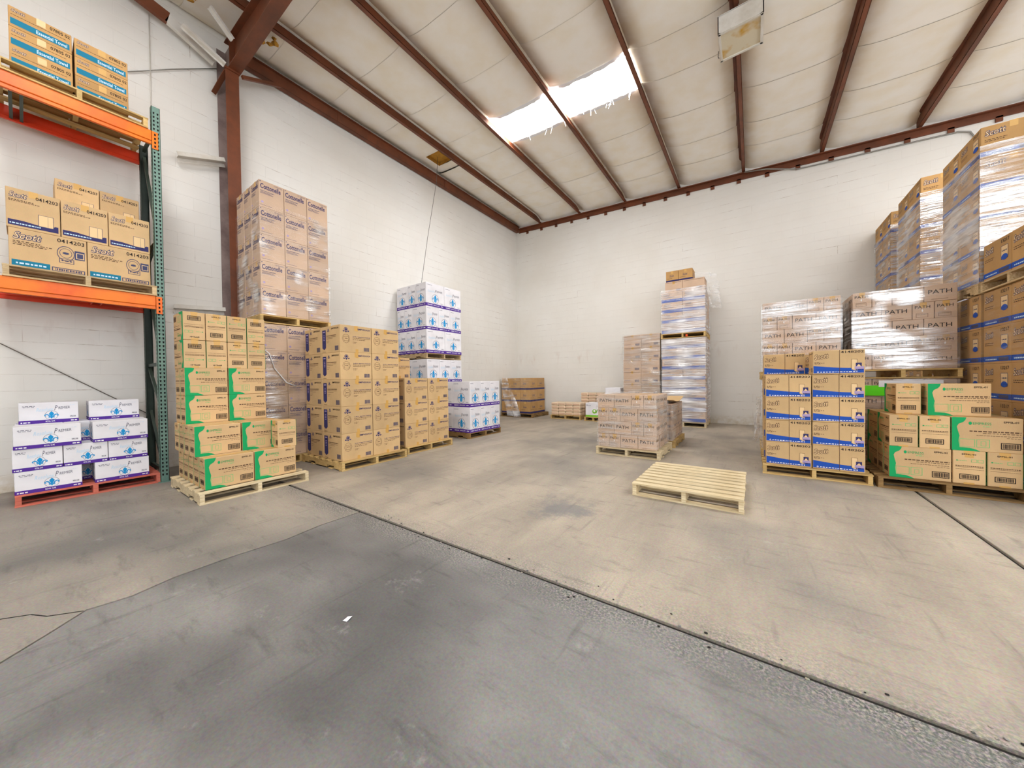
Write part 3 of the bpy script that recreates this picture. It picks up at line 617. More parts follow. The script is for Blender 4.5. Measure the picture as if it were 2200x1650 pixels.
def d_scott_flat(f):
    f.script_logo('Scott', .04, .74, .17, .22, 0, 'ink_slate'); f.text('07805 02', .64, .74, .16, 'ink_black', .33, .01); f.lines(.04, .6, .9, .02, 'ink_brown', seed=3, dens=.97)
    f.rect(.03, .14, .4, .44, 'ink_teal'); f.rect(.4, .14, .96, .44, 'ink_teal'); f.text('Essential Towel', .42, .2, .18, 'ink_sky', .5, .02)
def d_scott_tall(f):
    f.script_logo('Scott', .06, .66, .2, .34, .1, 'ink_slate'); f.text('13217', .66, .84, .09, 'ink_black', .28, .01); f.lines(.06, .55, .4, .02, 'ink_brown'); f.lines(.06, .5, .36, .02, 'ink_brown', seed=6)
    f.poly([(.66, .46), (.9, .46), (.9, .75), (.66, .75)], 'logo_fill', 1); f.ring(.66, .4, .9, .75, .012, 'ink_slate', 2); f.disc(.78, .45, .11, .08, 'ink_blue', 3); f.lines(.7, .6, .86, .03, 'ink_slate', 3)
    f.rect(0, .06, 1, .2, 'ink_blue'); f.lines(.08, .1, .5, .03, 'ink_sky', 1); f.rect(.58, .08, .92, .17, 'ink_slate', 1)
def d_band(f):
    f.rect(0, .02, 1, .16, 'ink_navy'); f.text('Scott', .3, .45, .2, 'ink_slate', .35, .01, .3); f.lines(.08, .3, .5, .03, 'ink_brown')
def d_kraft(f):
    f.lines(.06, .88, .94, .03, 'ink_brown', seed=4); f.barcode(.62, .1, .92, .28, False, 'ink_slate'); f.lines(.06, .2, .4, .03, 'ink_slate', seed=7)
def d_cotton(f):
    f.text('Cottonelle', .05, .69, .19, 'ink_navy', .82, .018, .06); f.text('12 PACKS', .6, .9, .05, 'ink_slate', .34); f.rect(.03, .93, .07, .96, 'ink_slate')
    f.lines(.05, .6, .6, .022, 'ink_slate', seed=3, dens=.9); f.lines(.05, .55, .5, .018, 'ink_slate', seed=5, dens=.9); f.lines(.05, .51, .56, .018, 'ink_slate', seed=6, dens=.9)
    f.disc(.12, .2, .05, .04, 'ink_lilac'); f.lines(.05, .08, .5, .012, 'ink_slate')
def d_path(f):
    f.text('PATH', .12, .46, .24, 'ink_black', .72, .006); f.lines(.22, .12, .72, .025, 'ink_brown', dens=.98); f.lines(.02, .02, .98, .012, 'ink_brown', dens=.99)
def d_path_end(f):
    f.text('PATH', .1, .64, .17, 'ink_black', .72, .006); f.poly([(.44, .5), (.47, .5), (.47, .6), (.44, .6)], 'ink_white'); f.poly([(.4, .52), (.51, .52), (.455, .42)], 'ink_white'); f.ring(.16, .1, .72, .34, .015, 'ink_brown'); f.lines(.2, .26, .66, .02, 'ink_brown')
def fleur(f, cx, cy, r, m='ink_cyan', sx=1.0):
    q = f.h/f.w*sx; X = lambda a, b: (cx+a*r*q, cy+b*r)
    f.poly([X(0, .8), X(.14, .58), X(.25, .36), X(.22, .14), X(.13, -.05), X(.1, -.2), X(-.1, -.2), X(-.13, -.05), X(-.22, .14), X(-.25, .36), X(-.14, .58)], m, 1)
    for s in (-1, 1):
        for p in ([(.13, -.2), (.2, .02), (.32, .2), (.36, .02), (.26, -.2)], [(.32, .2), (.48, .26), (.5, .1), (.36, .02)], [(.48, .26), (.63, .2), (.6, .05), (.5, .1)], [(.63, .2), (.72, .02), (.68, -.14), (.58, -.08), (.6, .05)], [(.68, -.14), (.56, -.2), (.5, -.12), (.58, -.08)]):
            pp = [X(s*a, b) for a, b in p]; f.poly(pp[::-1] if s > 0 else pp, m, 1)
        pp = [X(s*a, b) for a, b in [(.08, -.32), (.24, -.36), (.34, -.5), (.2, -.5), (.06, -.42)]]; f.poly(pp[::-1] if s > 0 else pp, m, 1)
    f.poly([X(-.3, -.32), X(.3, -.32), X(.3, -.2), X(-.3, -.2)], m, 2); f.poly([X(0, -.72), X(.1, -.5), X(.06, -.32), X(-.06, -.32), X(-.1, -.5)], m, 1)
def d_white_wide(f):
    f.text('Resolute', .28, .56, .17, 'ink_sky', .28, 0, .35, .05); f.text('P', .58, .6, .24, 'ink_grey', .06, 0, .5, .06); f.text('REMIER', .65, .65, .12, 'ink_grey', .2, 0, .15, .06)
    f.ell(.53, .37, .115, .22, .05, 'ink_grey', 0, 24); fleur(f, .53, .37, .24, 'ink_cyan', 1.25); f.lines(.06, .82, .26, .025, 'ink_grey'); f.lines(.07, .77, .26, .02, 'ink_grey', seed=5); f.text('RPB12 500', .85, .24, .07, 'ink_grey', .1, .02); f.lines(.85, .84, .93, .012, 'ink_sky')
    f.rect(0, .0, 1, .16, 'ink_purple'); f.lines(.03, .04, .18, .05, 'ink_white', 1); f.text('ROYAL 12-PK', .43, .05, .07, 'ink_white', .16, .02); f.lines(.86, .05, .97, .05, 'ink_white', 1, 6)
def d_white_tall(f):
    f.text('Resolute', .1, .6, .1, 'ink_sky', .36, 0, .35, .05); f.text('P', .48, .6, .15, 'ink_grey', .09, 0, .5, .04); f.text('REMIER', .58, .64, .08, 'ink_grey', .32, 0, .15, .04)
    q = f.h/f.w; f.ell(.5, .34, .205*q*.95, .205, .06, 'ink_grey', 0, 24); fleur(f, .5, .34, .24); f.lines(.06, .9, .34, .018, 'ink_grey'); f.text('RPB12', .78, .17, .03, 'ink_grey', .14, .02)
    f.rect(0, 0, 1, .13, 'ink_purple'); f.lines(.08, .05, .34, .035, 'ink_white', 1); f.text('ROYAL 2-PLY', .4, .045, .045, 'ink_white', .34, .02); f.lines(.8, .05, .92, .03, 'ink_white', 1, 6)
def d_white_green(f):
    f.text('Eco', .08, .78, .1, 'ink_grey', .3); f.rect(0, 0, 1, .14, 'ink_lime'); f.disc(.62, .4, .15, .16, 'ink_lime'); f.disc(.62, .43, .07, .08, 'ink_white', 1); f.poly([(.7, .4), (.9, .6), (.75, .25)], 'ink_lime')
def d_none(f): pass

KIND = {  # name: (board, front, side, both sides printed)
 'green': ('kraft', d_green, d_green_end), 'green_end': ('kraft', d_green_end, d_green), 'green_end_flip': ('kraft', d_green_end_flip, d_green_flip), 'banner': ('kraft_tan', d_banner, d_banner_side), 'scott_blue': ('kraft_tan', d_scott_blue('4148202'), d_kraft),
 'scott_roll': ('kraft', d_scott_roll, d_none), 'scott_towel': ('kraft', d_scott_towel, d_none), 'scott_flat': ('kraft_gold', d_scott_flat, d_none), 'scott_tall': ('kraft_gold', d_scott_tall, d_scott_tall),
 'band': ('kraft_gold', d_band, d_band), 'plain': ('kraft_pink', d_kraft, d_kraft), 'cotton': ('kraft_pink', d_cotton, d_cotton), 'path': ('kraft_pink', d_path, d_path_end), 'path_end': ('kraft_pink', d_path_end, d_path),
 'white_wide': ('white_board', d_white_wide, d_white_wide), 'white_tall': ('white_board', d_white_tall, d_white_tall), 'white_green': ('white_board', d_white_green, d_none)}
CM = {}
def carton_meshes(kind, w, d, h):
    k = (kind, round(w, 3), round(d, 3), round(h, 3))
    if k in CM: return CM[k]
    board, front, side = KIND[kind]; a, b = w/2-.003, d/2-.003
    mb = MB(); mb.cbox(-a, a, -b, b, 0, h-.0008, board, .004); body = mb.mesh('carton')
    mb = MB(); front(Face(mb, (-a, -b, 0), (1, 0, 0), 2*a, h)); pf = mb.mesh('printing') if mb.f else None
    mb = MB(); side(Face(mb, (-a, b, 0), (0, -1, 0), 2*b, h)); side(Face(mb, (a, -b, 0), (0, 1, 0), 2*b, h)); ps = mb.mesh('side_printing') if mb.f else None
    tp = None
    if board.startswith('kraft'):       # sealing tape over the top seam and down both ends
        mb = MB(); z = h-.0004; e = .03; along = w >= d
        if along:
            mb.face([(-a, -e, z), (a, -e, z), (a, e, z), (-a, e, z)], 'tape')
            for s in (-1, 1): mb.face([(s*(a+.0006), -e*s, h-.07), (s*(a+.0006), e*s, h-.07), (s*(a+.0006), e*s, z), (s*(a+.0006), -e*s, z)], 'tape')
        else:
            mb.face([(-e, -b, z), (e, -b, z), (e, b, z), (-e, b, z)], 'tape')
            for s in (-1, 1): mb.face([(e*s, s*(b+.0006), h-.07), (-e*s, s*(b+.0006), h-.07), (-e*s, s*(b+.0006), z), (e*s, s*(b+.0006), z)], 'tape')
        tp = mb.mesh('tape')
    CM[k] = (body, pf, ps, tp); return CM[k]
LABELS = {}
NAMES = {'green': 'green_print_carton', 'green_end': 'green_print_carton', 'green_end_flip': 'green_print_carton', 'banner': 'banner_carton', 'scott_blue': 'wave_carton', 'scott_roll': 'towel_carton', 'scott_towel': 'towel_carton', 'scott_flat': 'flat_carton', 'scott_tall': 'blue_stripe_carton', 'band': 'banded_carton', 'stripe': 'banded_carton', 'plain': 'plain_carton', 'cotton': 'tissue_carton', 'path': 'lettered_carton', 'path_end': 'lettered_carton'}
def carton(kind, dims, fp, lat, z, face, label, group, name='carton', parts=True, skew=0, cat='box'):
    w, d, h = dims; body, pf, ps, tp = carton_meshes(kind, w, d, h)
    if face == 'X': loc, rz = (fp-d/2, lat+w/2, z), R(90)
    elif face == 'Y': loc, rz = (lat+w/2, fp+d/2, z), 0
    else: loc, rz = (fp+d/2, lat+w/2, z), R(-90)
    o = link(name, body, None, loc, rz+R(skew if skew else random.uniform(-.06, .06)))
    o.name = NAMES.get(kind, 'white_carton')
    for a_, b_ in ((' from left', ' across'), (' row up', ' row'), (' with ', ' '), (' on ', ' '), ('carton lettered in capitals', 'lettered carton'), (', side, ', ' side '), (' of the ', ' of ')):
        if len(label.split()) > 16: label = label.replace(a_, b_)
    LABELS[label] = LABELS.get(label, 0)+1
    tag(o, label, cat, group)
    if parts:
        if pf: link('printing', pf, o)['kind'] = 'stuff'
        if ps: link('side_printing', ps, o)['kind'] = 'stuff'
        if tp: link('tape', tp, o)
    return o
NTH = ['1st', '2nd', '3rd', '4th', '5th', '6th', '7th', '8th', '9th', '10th', '11th', '12th']
def row_of(kinds, face, fp, lat0, z, desc, row, where, group, h, gap=0, extra=''):
    """kinds: list of (kind, w, d); one row of cartons standing side by side"""
    lat = lat0; out = []; n = len(kinds)
    idx = list(range(n)) if face != '-X' else list(range(n))[::-1]
    for i in range(n):
        k, w, d = kinds[i]; c = NTH[idx[i]]
        lab = '%s, %s row up, %s from left, %s%s' % (desc, NTH[row], c, extra, where)
        out.append(carton(k, (w, d, h), fp, lat, z, face, lab, group)); lat += w+gap
    return out

# ------------------------------------------------------------------ pallets
PM = {}
def pallet(x0, y0, z, w, d, face, mat, label, boards=7, H=.125):
    """face 'Y': stringers run along Y (ends face -Y); 'X': stringers run along X"""
    lx, ly = (w, d) if face == 'Y' else (d, w)           # local: deck boards along x, stringers along y
    k = (round(lx, 3), round(ly, 3), mat, boards, H)
    bt = .018; sh = H-2*bt
    if k not in PM:
        mb = MB(); mb.cbox(-lx/2, lx/2, -.045, .045, 0, bt, mat, .002); b = mb.mesh('board')
        mb = MB(); s = .02; prof = [(-ly/2, 0), (-ly*.32, 0), (-ly*.31, sh*.38), (-ly*.15, sh*.38), (-ly*.14, 0), (ly*.14, 0), (ly*.15, sh*.38), (ly*.31, sh*.38), (ly*.32, 0), (ly/2, 0), (ly/2, sh), (-ly/2, sh)]
        n = len(prof); mb.raw([(-s, y, zz) for y, zz in prof] + [(s, y, zz) for y, zz in prof], [tuple(range(n))[::-1], tuple(range(n, 2*n))] + [(i, (i+1) % n, n+(i+1) % n, n+i) for i in range(n)], mat)
        PM[k] = (b, mb.mesh('stringer'))
    b, s = PM[k]
    if face == 'Y': loc, rz = (x0+w/2, y0+d/2, z), 0
    else: loc, rz = (x0+w/2, y0+d/2, z), R(90)
    e = link('pallet', None, None, loc, rz); tag(e, label, 'pallet', None)
    for i in range(boards):
        y = -ly/2+.045+(ly-.09)*i/(boards-1); link('deck_board', b, e, (random.uniform(-.004, .004), y, H-bt), R(random.uniform(-.4, .4)))
    for xx in (-lx/2+.024, 0, lx/2-.024): link('stringer', s, e, (xx, 0, bt))
    for y in (-ly/2+.045, -ly*.22, ly*.22, ly/2-.045): link('bottom_board', b, e, (0, y, 0))
    return e
def film(x0, x1, y0, y1, z0, z1, mat, label, top=0, amp=.006, off=.014, seed=1, sides='FBLR', dz=.04):
    rr = random.Random(seed); ph = [(rr.uniform(0, 6), rr.uniform(2, 7), rr.uniform(14, 38), rr.uniform(.3, 1)) for _ in range(6)]
    def nz(a, z): return sum(c*math.sin(p+q*a+s*z+2*math.sin(a*3+p)) for p, q, s, c in ph)/3
    mb = MB()
    def sheet(pa, pb, nrm):
        L = math.dist(pa, pb); na = max(3, int(L/.06)); nzv = max(3, int((z1-z0)/dz)); vs = []
        for j in range(nzv+1):
            z = z0+(z1-z0)*j/nzv
            for i in range(na+1):
                u = i/na; edge = min(1, min(u, 1-u)*8)
                a = u*L; dd = off+amp*nz(a+pa[0]+pa[1], z)*edge
                vs.append((pa[0]+(pb[0]-pa[0])*u+nrm[0]*dd, pa[1]+(pb[1]-pa[1])*u+nrm[1]*dd, z))
        mb.raw(vs, [(j*(na+1)+i, j*(na+1)+i+1, (j+1)*(na+1)+i+1, (j+1)*(na+1)+i) for j in range(nzv) for i in range(na)], mat)
    o = off
    if 'F' in sides: sheet((x0-o, y0), (x1+o, y0), (0, -1))
    if 'R' in sides: sheet((x1, y0-o), (x1, y1+o), (1, 0))
    if 'B' in sides: sheet((x1+o, y1), (x0-o, y1), (0, 1))
    if 'L' in sides: sheet((x0, y1+o), (x0, y0-o), (-1, 0))
    if top:
        n = 14; vs = []
        for j in range(n+1):
            for i in range(n+1):
                u, v = i/n, j/n; e = min(1, min(u, 1-u, v, 1-v)*6)
                vs.append((x0-o+(x1-x0+2*o)*u, y0-o+(y1-y0+2*o)*v, z1+.006+e*(.012+top*abs(nz(u*2, v*.2)))))
        mb.raw(vs, [(j*(n+1)+i, j*(n+1)+i+1, (j+1)*(n+1)+i+1, (j+1)*(n+1)+i) for j in range(n) for i in range(n)], mat)
    ob = mb.build('stretch_wrap', None, True); return tag(ob, label, 'plastic wrap')
def drape(pts_top, pts_bot, mat, label, name='torn_wrap', n=14, amp=.03, seed=1, n2=16):
    """hanging torn sheet between an upper and a lower polyline"""
    rr = random.Random(seed); p1, p2 = rr.uniform(0, 6), rr.uniform(0, 6)
    def at(P, u):
        f = u*(len(P)-1); i = min(int(f), len(P)-2); return Vector(P[i]).lerp(Vector(P[i+1]), f-i)
    mb = MB(); vs = []
    for j in range(n2+1):
        for i in range(n+1):
            u, v = i/n, j/n2; p = at(pts_top, u).lerp(at(pts_bot, u), v)
            a = amp*math.sin(9*u+4*v+p1)+amp*.6*math.sin(17*u-7*v+p2); vs.append(p+Vector((a*.8, a*.8, amp*.3*math.sin(6*u+p2))))
    mb.raw(vs, [(j*(n+1)+i, j*(n+1)+i+1, (j+1)*(n+1)+i+1, (j+1)*(n+1)+i) for j in range(n2) for i in range(n)], mat)
    return tag(mb.build(name, None, True), label, 'plastic wrap')

# ------------------------------------------------------------------ pallet rack
RX0, RX1, RYa, RYb = -6.3, -7.14, 1.0, -1.5
rack = link('pallet_rack', None, None, (-6.7, 1.0, 0)); tag(rack, 'tall pallet rack with green uprights and orange beams against the left wall', 'rack')
def rk(mb, name, lab=None):
    o = mb.build(name); o.parent = rack; o.matrix_parent_inverse = Matrix.Translation((6.7, -1.0, 0))
    if lab: o['label'] = lab
    return o
def upright(x, y, h, mat, sgn):
    mb = MB(); w, d, t = .08, .075, .004
    mb.box(min(x, x-sgn*t), max(x, x-sgn*t), y, y+w, 0, h, mat)
    for yy in (y, y+w-t): mb.box(min(x, x-sgn*d), max(x, x-sgn*d), yy, yy+t, 0, h, mat)
    up_ = rk(mb, 'upright')
    mb = MB(); z = .1
    while z < h-.05:
        for yy in (y+.022, y+.058):
            xx = x+sgn*.0015; a = .009
            mb.face([(xx, yy-a, z+.014), (xx, yy-a*.6, z-.012), (xx, yy+a*.6, z-.012), (xx, yy+a, z+.014)] if sgn > 0 else [(xx, yy-a, z+.014), (xx, yy+a, z+.014), (xx, yy+a*.6, z-.012), (xx, yy-a*.6, z-.012)], 'dark')
        for xx in (x-sgn*.035,):
            for yy in (y-.0015, y+w+.0015): mb.face([(xx-.009, yy, z+.014), (xx-.006, yy, z-.012), (xx+.006, yy, z-.012), (xx+.009, yy, z+.014)], 'dark')
        z += .0508
    sl = mb.build('slots', up_); sl['kind'] = 'stuff'; sl['label'] = 'two columns of punched slots'
    mb = MB(); mb.box(x-.09 if sgn > 0 else x-.02, x+.02 if sgn > 0 else x+.09, y-.02, y+w+.02, 0, .01, mat); mb.build('foot_plate', up_)
for y in (RYa, RYb-.08):
    upright(RX0, y, 4.86, 'rack_green', 1); upright(RX1, y, 4.7, 'rack_dark', -1)
    zz = [.15, .95, 1.55, 2.35, 3.15, 3.95, 4.6]; ym = y+.04
    for i, z in enumerate(zz):
        if i in (0, 2, 4, 6): mb = MB(); mb.bar((RX0-.07, ym, z), (RX1+.07, ym, z), .03, .04, 'rack_dark'); rk(mb, 'cross_brace')
    for a, b in ((.2, .9), (.95, 1.5), (1.6, 2.9), (3.2, 2.95), (3.2, 4.5)):
        mb = MB(); mb.bar((RX0-.07, ym, a), (RX1+.07, ym, b), .03, .04, 'rack_dark'); rk(mb, 'diagonal_brace')
for z, zr in ((4.33, 4.36), (2.21, 2.26)):
    for x, m_, z_, s in ((RX0, 'orange', z, 1), (RX1, 'orange_red', zr, -1)):
        mb = MB(); x0_, x1_ = (x-.045, x+.004) if s > 0 else (x-.004, x+.045)
        h = .13 if s > 0 else .12
        mb.cbox(x0_, x1_, RYb, RYa, z_+.08, z_+.08+h, m_, .006); mb.cbox(x0_ + (0 if s > 0 else .012), x1_ - (.012 if s > 0 else 0), RYb, RYa, z_+.04, z_+.082, m_, .004)
        bm = rk(mb, 'beam')
        for y in (RYa, RYb-.05):
            mb = MB(); xa = x+.006*s; mb.box(min(xa, xa+.006*s), max(xa, xa+.006*s), y-.0, y+.055, z_-.02, z_+.2, m_); c = rk(mb, 'end_connector')
            mb = MB()
            for q in range(4): mb.box(min(xa+.006*s, xa+.009*s), max(xa+.006*s, xa+.009*s), y+.02, y+.035, z_+.0+q*.05, z_+.025+q*.05, 'dark')
            sb = mb.build('slots', c); sb['kind'] = 'stuff'
for y in (-.03, .04): mb = MB(); mb.bar((RX0-.045, y, 4.46), (RX1+.045, y, 4.46), .025, .09, 'rack_dark'); rk(mb, 'pallet_support')
for y in (.42, .5): mb = MB(); mb.bar((RX0-.045, y+.1, 2.36), (RX1+.045, y+.1, 2.36), .012, .05, 'orange_red'); rk(mb, 'pallet_support')
# pallets and cartons in the rack
pallet(-7.2, -.12, 4.54, .92, 1.09, 'X', 'wood_yellow', 'worn yellowish pallet lying on the top beams of the rack', 6)
G = 'flat cartons on the top shelf of the rack'
for r_ in range(3):
    for c in range(2):
        carton('scott_flat', (.42, .8, .214), -6.4 + (.02 if (r_, c) == (0, 0) else 0), -.03+c*.432, 4.666+r_*.214, 'X', 'flat brown carton with teal stripe, %s row up, %s from left, top rack shelf' % (NTH[r_], NTH[c]), G)
pallet(-7.2, -.11, 2.42, .92, 1.12, 'X', 'wood', 'pallet lying on the lower beams of the rack', 6)
G = 'brown cartons on the lower beams of the rack'
row_of([('scott_roll', .525, .38), ('scott_roll', .52, .38)], 'X', -6.4, -.07, 2.546, 'large brown carton with paper roll drawing', 0, 'lower rack beams', G, .42)
row_of([('scott_towel', .352, .38), ('scott_towel', .352, .38), ('scott_towel', .352, .38)], 'X', -6.4, -.08, 2.967, 'brown carton with navy stripe', 1, 'lower rack beams', G, .42)
row_of([('scott_towel', .35, .38)]*3, 'X', -6.79, -.06, 2.546, 'brown carton with navy stripe', 0, 'lower rack beams', G, .42, extra='back file, ')
row_of([('scott_towel', .35, .38)]*3, 'X', -6.79, -.06, 2.967, 'brown carton with navy stripe', 1, 'lower rack beams', G, .42, extra='back file, ')
row_of([('scott_towel', .345, .36), ('scott_towel', .345, .36)], 'X', -6.79, .25, 3.388, 'brown carton with navy stripe', 2, 'lower rack beams', G, .37, extra='back file, ')
# white cartons on the red pallet
pallet(-7.28, -.08, 0, .95, 1.09, 'X', 'wood_red', 'red painted pallet on the floor under the rack', 7)
G = 'white cartons on the red pallet'; WD = 'white carton with purple base stripe'
row_of([('white_wide', .452, .33), ('white_wide', .448, .33)], 'X', -6.36, -.08, .126, WD, 0, 'red pallet', G, .24, .09)
row_of([('white_wide', .33, .45)]*3, 'X', -6.36, -.09, .366, WD, 1, 'red pallet', G, .24)
row_of([('white_wide', .452, .33), ('white_wide', .452, .33)], 'X', -6.34, -.08, .606, WD, 2, 'red pallet', G, .24, .08)
row_of([('white_wide', .33, .45)]*3, 'X', -6.72, -.07, .126, WD, 0, 'red pallet', G, .24, extra='back file, ')
row_of([('white_wide', .33, .33)]*3, 'X', -6.83, -.07, .366, WD, 1, 'red pallet', G, .24, extra='back file, ')
row_of([('white_wide', .33, .45)]*3, 'X', -6.7, -.07, .606, WD, 2, 'red pallet', G, .24, extra='back file, ')
row_of([('white_wide', .425, .33), ('white_wide', .43, .33)], 'X', -6.74, -.045, .846, WD, 3, 'red pallet', G, .24, .075)

# ------------------------------------------------------------------ D: green printed stack beside the rack
pallet(-5.95, 1.03, 0, 1.22, 1.08, 'X', 'wood_pale', 'pale pallet under the green printed cartons next to the rack', 7)
G = 'green printed cartons stacked next to the rack'; GD = 'kraft carton with green print'; WH = 'stack next to rack'
H = .337; w, d = .45, .217
for k in range(5): row_of([('green', w, d)]*2, 'X', -4.83-k*.218, 1.1, .126, GD, 0, WH, G, H, .003, '' if k == 0 else '%s file back, ' % NTH[k])
row_of([('green', .425, d)]*2, 'X', -5.053, 1.07, .126+H, GD, 1, WH, G, H, .01)
carton('green_end', (d, .205, H), -4.835, 1.8, .126+H, 'X', 'end-on green printed carton set forward on second row, stack next to rack', G)
for k in range(1, 4): row_of([('green', .43, d)]*2, 'X', -5.05-k*.219, 1.07, .126+H, GD, 1, WH, G, H, .003, '%s file back, ' % NTH[k])
for r_ in (2, 3):
    for k in range(2): row_of([('green', .41, d)]*2, 'X', -5.49-k*.219, 1.09, .126+r_*H, GD, r_, WH, G, H*.995, .006, '' if k == 0 else '2nd file back, ')
for r_, fl in ((4, (0, 1)), (5, (0, 3))): row_of([('green_end_flip' if c in fl else 'green_end', .208, .435) for c in range(4)], 'X', -5.49, 1.085, .126+r_*H-.004, 'end-on kraft carton with barcode', r_, WH, G, H*.99, .001)

# ------------------------------------------------------------------ E: tall wrapped stack behind, two tiers
G = 'wrapped paper carton tower in front of the column'; CD = 'pinkish brown carton with blue lettering'
for tier, (z0, n, hh) in enumerate(((.126, 5, .41), (2.312, 5, .402))):
    wh = ('lower tier', 'upper tier')[tier]+' beside column'
    pallet(-6.985, 2.04, (0, 2.187)[tier], .98, 1.05, 'X', 'wood_yellow', ('pallet on the floor under the wrapped tower by the column', 'pallet between the two tiers of the wrapped tower by the column')[tier], 7)
    for r_ in range(n):
        row_of([('cotton', .336, .31)]*3, 'X', -6.0, 2.06, z0+r_*hh, CD, r_, wh, G, hh)
        for k in (1, 2): carton('cotton', (.336, .31, hh), -6.0-k*.312, 2.06, z0+r_*hh, 'X', '%s, %s row up, left side, %s back, %s' % (CD, NTH[r_], NTH[k], wh), G)
film(-6.93, -6.0, 2.06, 3.07, 2.316, 4.0, 'film_glare', 'clear plastic wrap round the upper tier of the tower by the column', seed=3, sides='FRL', amp=.008)
film(-6.93, -6.0, 2.06, 3.07, .3, 2.15, 'film_light', 'clear plastic wrap round the lower tier of the tower by the column', seed=5, sides='FRL', amp=.008)
mb = MB(); mb.tube([(-5.98, 2.07, 1.78), (-5.97, 2.14, 1.72), (-5.97, 2.2, 1.5), (-5.965, 2.36, 1.28), (-5.97, 2.5, 1.22)], .008, 'paper'); tag(mb.build('wrap_strand', None, True), 'twisted strand of plastic hanging on the lower tier by the column', 'plastic wrap')

# ------------------------------------------------------------------ F, G: banner printed stacks
pallet(-5.99, 2.57, 0, 1.22, 1.12, 'X', 'wood_yellow', 'yellow pine pallet under the tall blue banner carton stack', 7)
G = 'cartons with a blue banner, tall stack'; BD = 'tan carton with blue banner'
for r_ in range(5):
    for k in range(2): row_of([('banner', .495, .53)]*2, 'X', -4.83-k*.535, 2.61, .126+r_*.396, BD, r_, 'tall banner stack', G, .396, .004, '' if k == 0 else 'back file, ')
pallet(-6.07, 3.79, 0, 1.18, 1.09, 'X', 'wood_yellow', 'yellow pine pallet under the shorter blue banner carton stack', 7)
G = 'cartons with a blue banner, short stack'
for r_ in range(3):
    for k in range(2): row_of([('banner', .52, .54)]*2, 'X', -4.94-k*.545, 3.79, .126+r_*.4, BD, r_, 'short banner stack', G, .4, .004, '' if k == 0 else 'back file, ')
carton('banner', (.5, .54, .4), -5.487, 3.85, .126+1.2, 'X', 'single tan banner carton on top of the short banner stack', G)

# ------------------------------------------------------------------ H, I: white carton stacks
G = 'white cartons in the tall stack by the left wall'; wh = 'tall white stack'
pallet(-7.32, 5.4, 0, 1.1, 1.16, 'X', 'wood', 'floor pallet under the tall white carton stack', 7)
pallet(-7.32, 5.4, 1.81, 1.1, 1.16, 'X', 'wood', 'middle pallet between the two tiers of the tall white stack', 7)
TD = 'tall white carton with blue lily'
def white_rows(X, y0, z0, specs, h, wh, G, first=0):
    for i, (front, left) in enumerate(specs):
        n, wd = front; dd = left[0]
        row_of([('white_tall', wd, dd)]*n, 'X', X, y0, z0+i*h, TD, first+i, wh, G, h)
        x = X-dd
        for q, l in enumerate(left[1:]):
            carton('white_tall', (.4, l, h), x, y0, z0+i*h, 'X', '%s, %s row up, left side, %s back, %s' % (TD, NTH[first+i], NTH[q+1], wh), G); x -= l
white_rows(-6.2, 5.4, .126, [((3, .385), (.4, .4, .3)), ((2, .58), (.37, .37, .36)), ((3, .385), (.55, .27, .26))], .555, wh, G)
white_rows(-6.2, 5.4, 1.936, [((2, .58), (.37, .37, .36)), ((3, .385), (.5, .3, .28)), ((2, .58), (.36, .3, .42))], .55, wh, G, 3)
pallet(-6.08, 5.53, 0, 1.05, 1.13, 'X', 'wood_old', 'dark old pallet under the short white carton stack', 7)
white_rows(-5.03, 5.56, .126, [((3, .355), (.52, .5)), ((3, .355), (.52, .5))], .562, 'short white stack', 'white cartons in the short stack')

# ------------------------------------------------------------------ J, K: far corner
pallet(-7.28, 9.66, 0, 1.3, 1.1, 'Y', 'wood_old', 'old pallet in the far corner under banded cartons', 6)
G = 'banded cartons in the far corner'
for r_ in range(3):
    row_of([('band', .39, .5)]*3, 'Y', 9.7, -7.27, .126+r_*.4, 'brown carton with dark base stripe', r_, 'far corner stack', G, .4, .003)
    carton('band', (.39, .5, .4), 10.205, -6.49, .126+r_*.4, 'Y', 'brown carton with dark base stripe, %s row up, rear, far corner stack' % NTH[r_], G)
drape([(-7.3, 9.64, 1.36), (-6.95, 9.63, 1.34)], [(-6.85, 9.5, .04), (-6.35, 9.52, .03)], 'film_scrap', 'torn plastic wrap hanging off the far corner stack', seed=4, amp=.035)
film(-7.27, -6.1, 9.7, 10.7, .5, 1.3, 'film_clear', 'clear plastic wrap round the far corner stack', seed=9, sides='FR')
pallet(-5.4, 9.84, 0, 1.05, .56, 'Y', 'wood_yellow', 'low pallet of paper bundles by the back wall', 5)
def bundles(x0, y0, z0, nx, ny, nzz, lab, G):
    mb = MB(); mb.cbox(-.125, .125, -.125, .125, 0, .099, 'kraft_pale', .02); me = mb.mesh('paper_bundle')
    mb = MB(); mb.face([(-.1, -.1265, .03), (.1, -.1265, .03), (.1, -.1265, .07), (-.1, -.1265, .07)], 'ink_pinkish'); lb = mb.mesh('wrapper_label')
    for k in range(nzz):
        for j in range(ny):
            for i in range(nx):
                if j and i < nx-1 and k < nzz-1: continue
                o = link('paper_bundle', me, None, (x0+.128+i*.254, y0+.128+j*.254, z0+k*.1)); link('wrapper_label', lb, o)
                tag(o, '%s, %s layer up, %s from left%s' % (lab, NTH[k], NTH[i], '' if j == 0 else ', rear file'), 'bundle', G)
kraft('kraft_pale', lin(228, 204, 176), .08); flat('ink_pinkish', lin(214, 178, 150))
bundles(-5.39, 9.87, .126, 4, 2, 4, 'paper bundle on low pallet', 'paper bundles on the low pallet')
pallet(-4.62, 10.42, 0, 1.0, .46, 'Y', 'wood', 'pallet of paper bundles against the back wall behind the low one', 4)
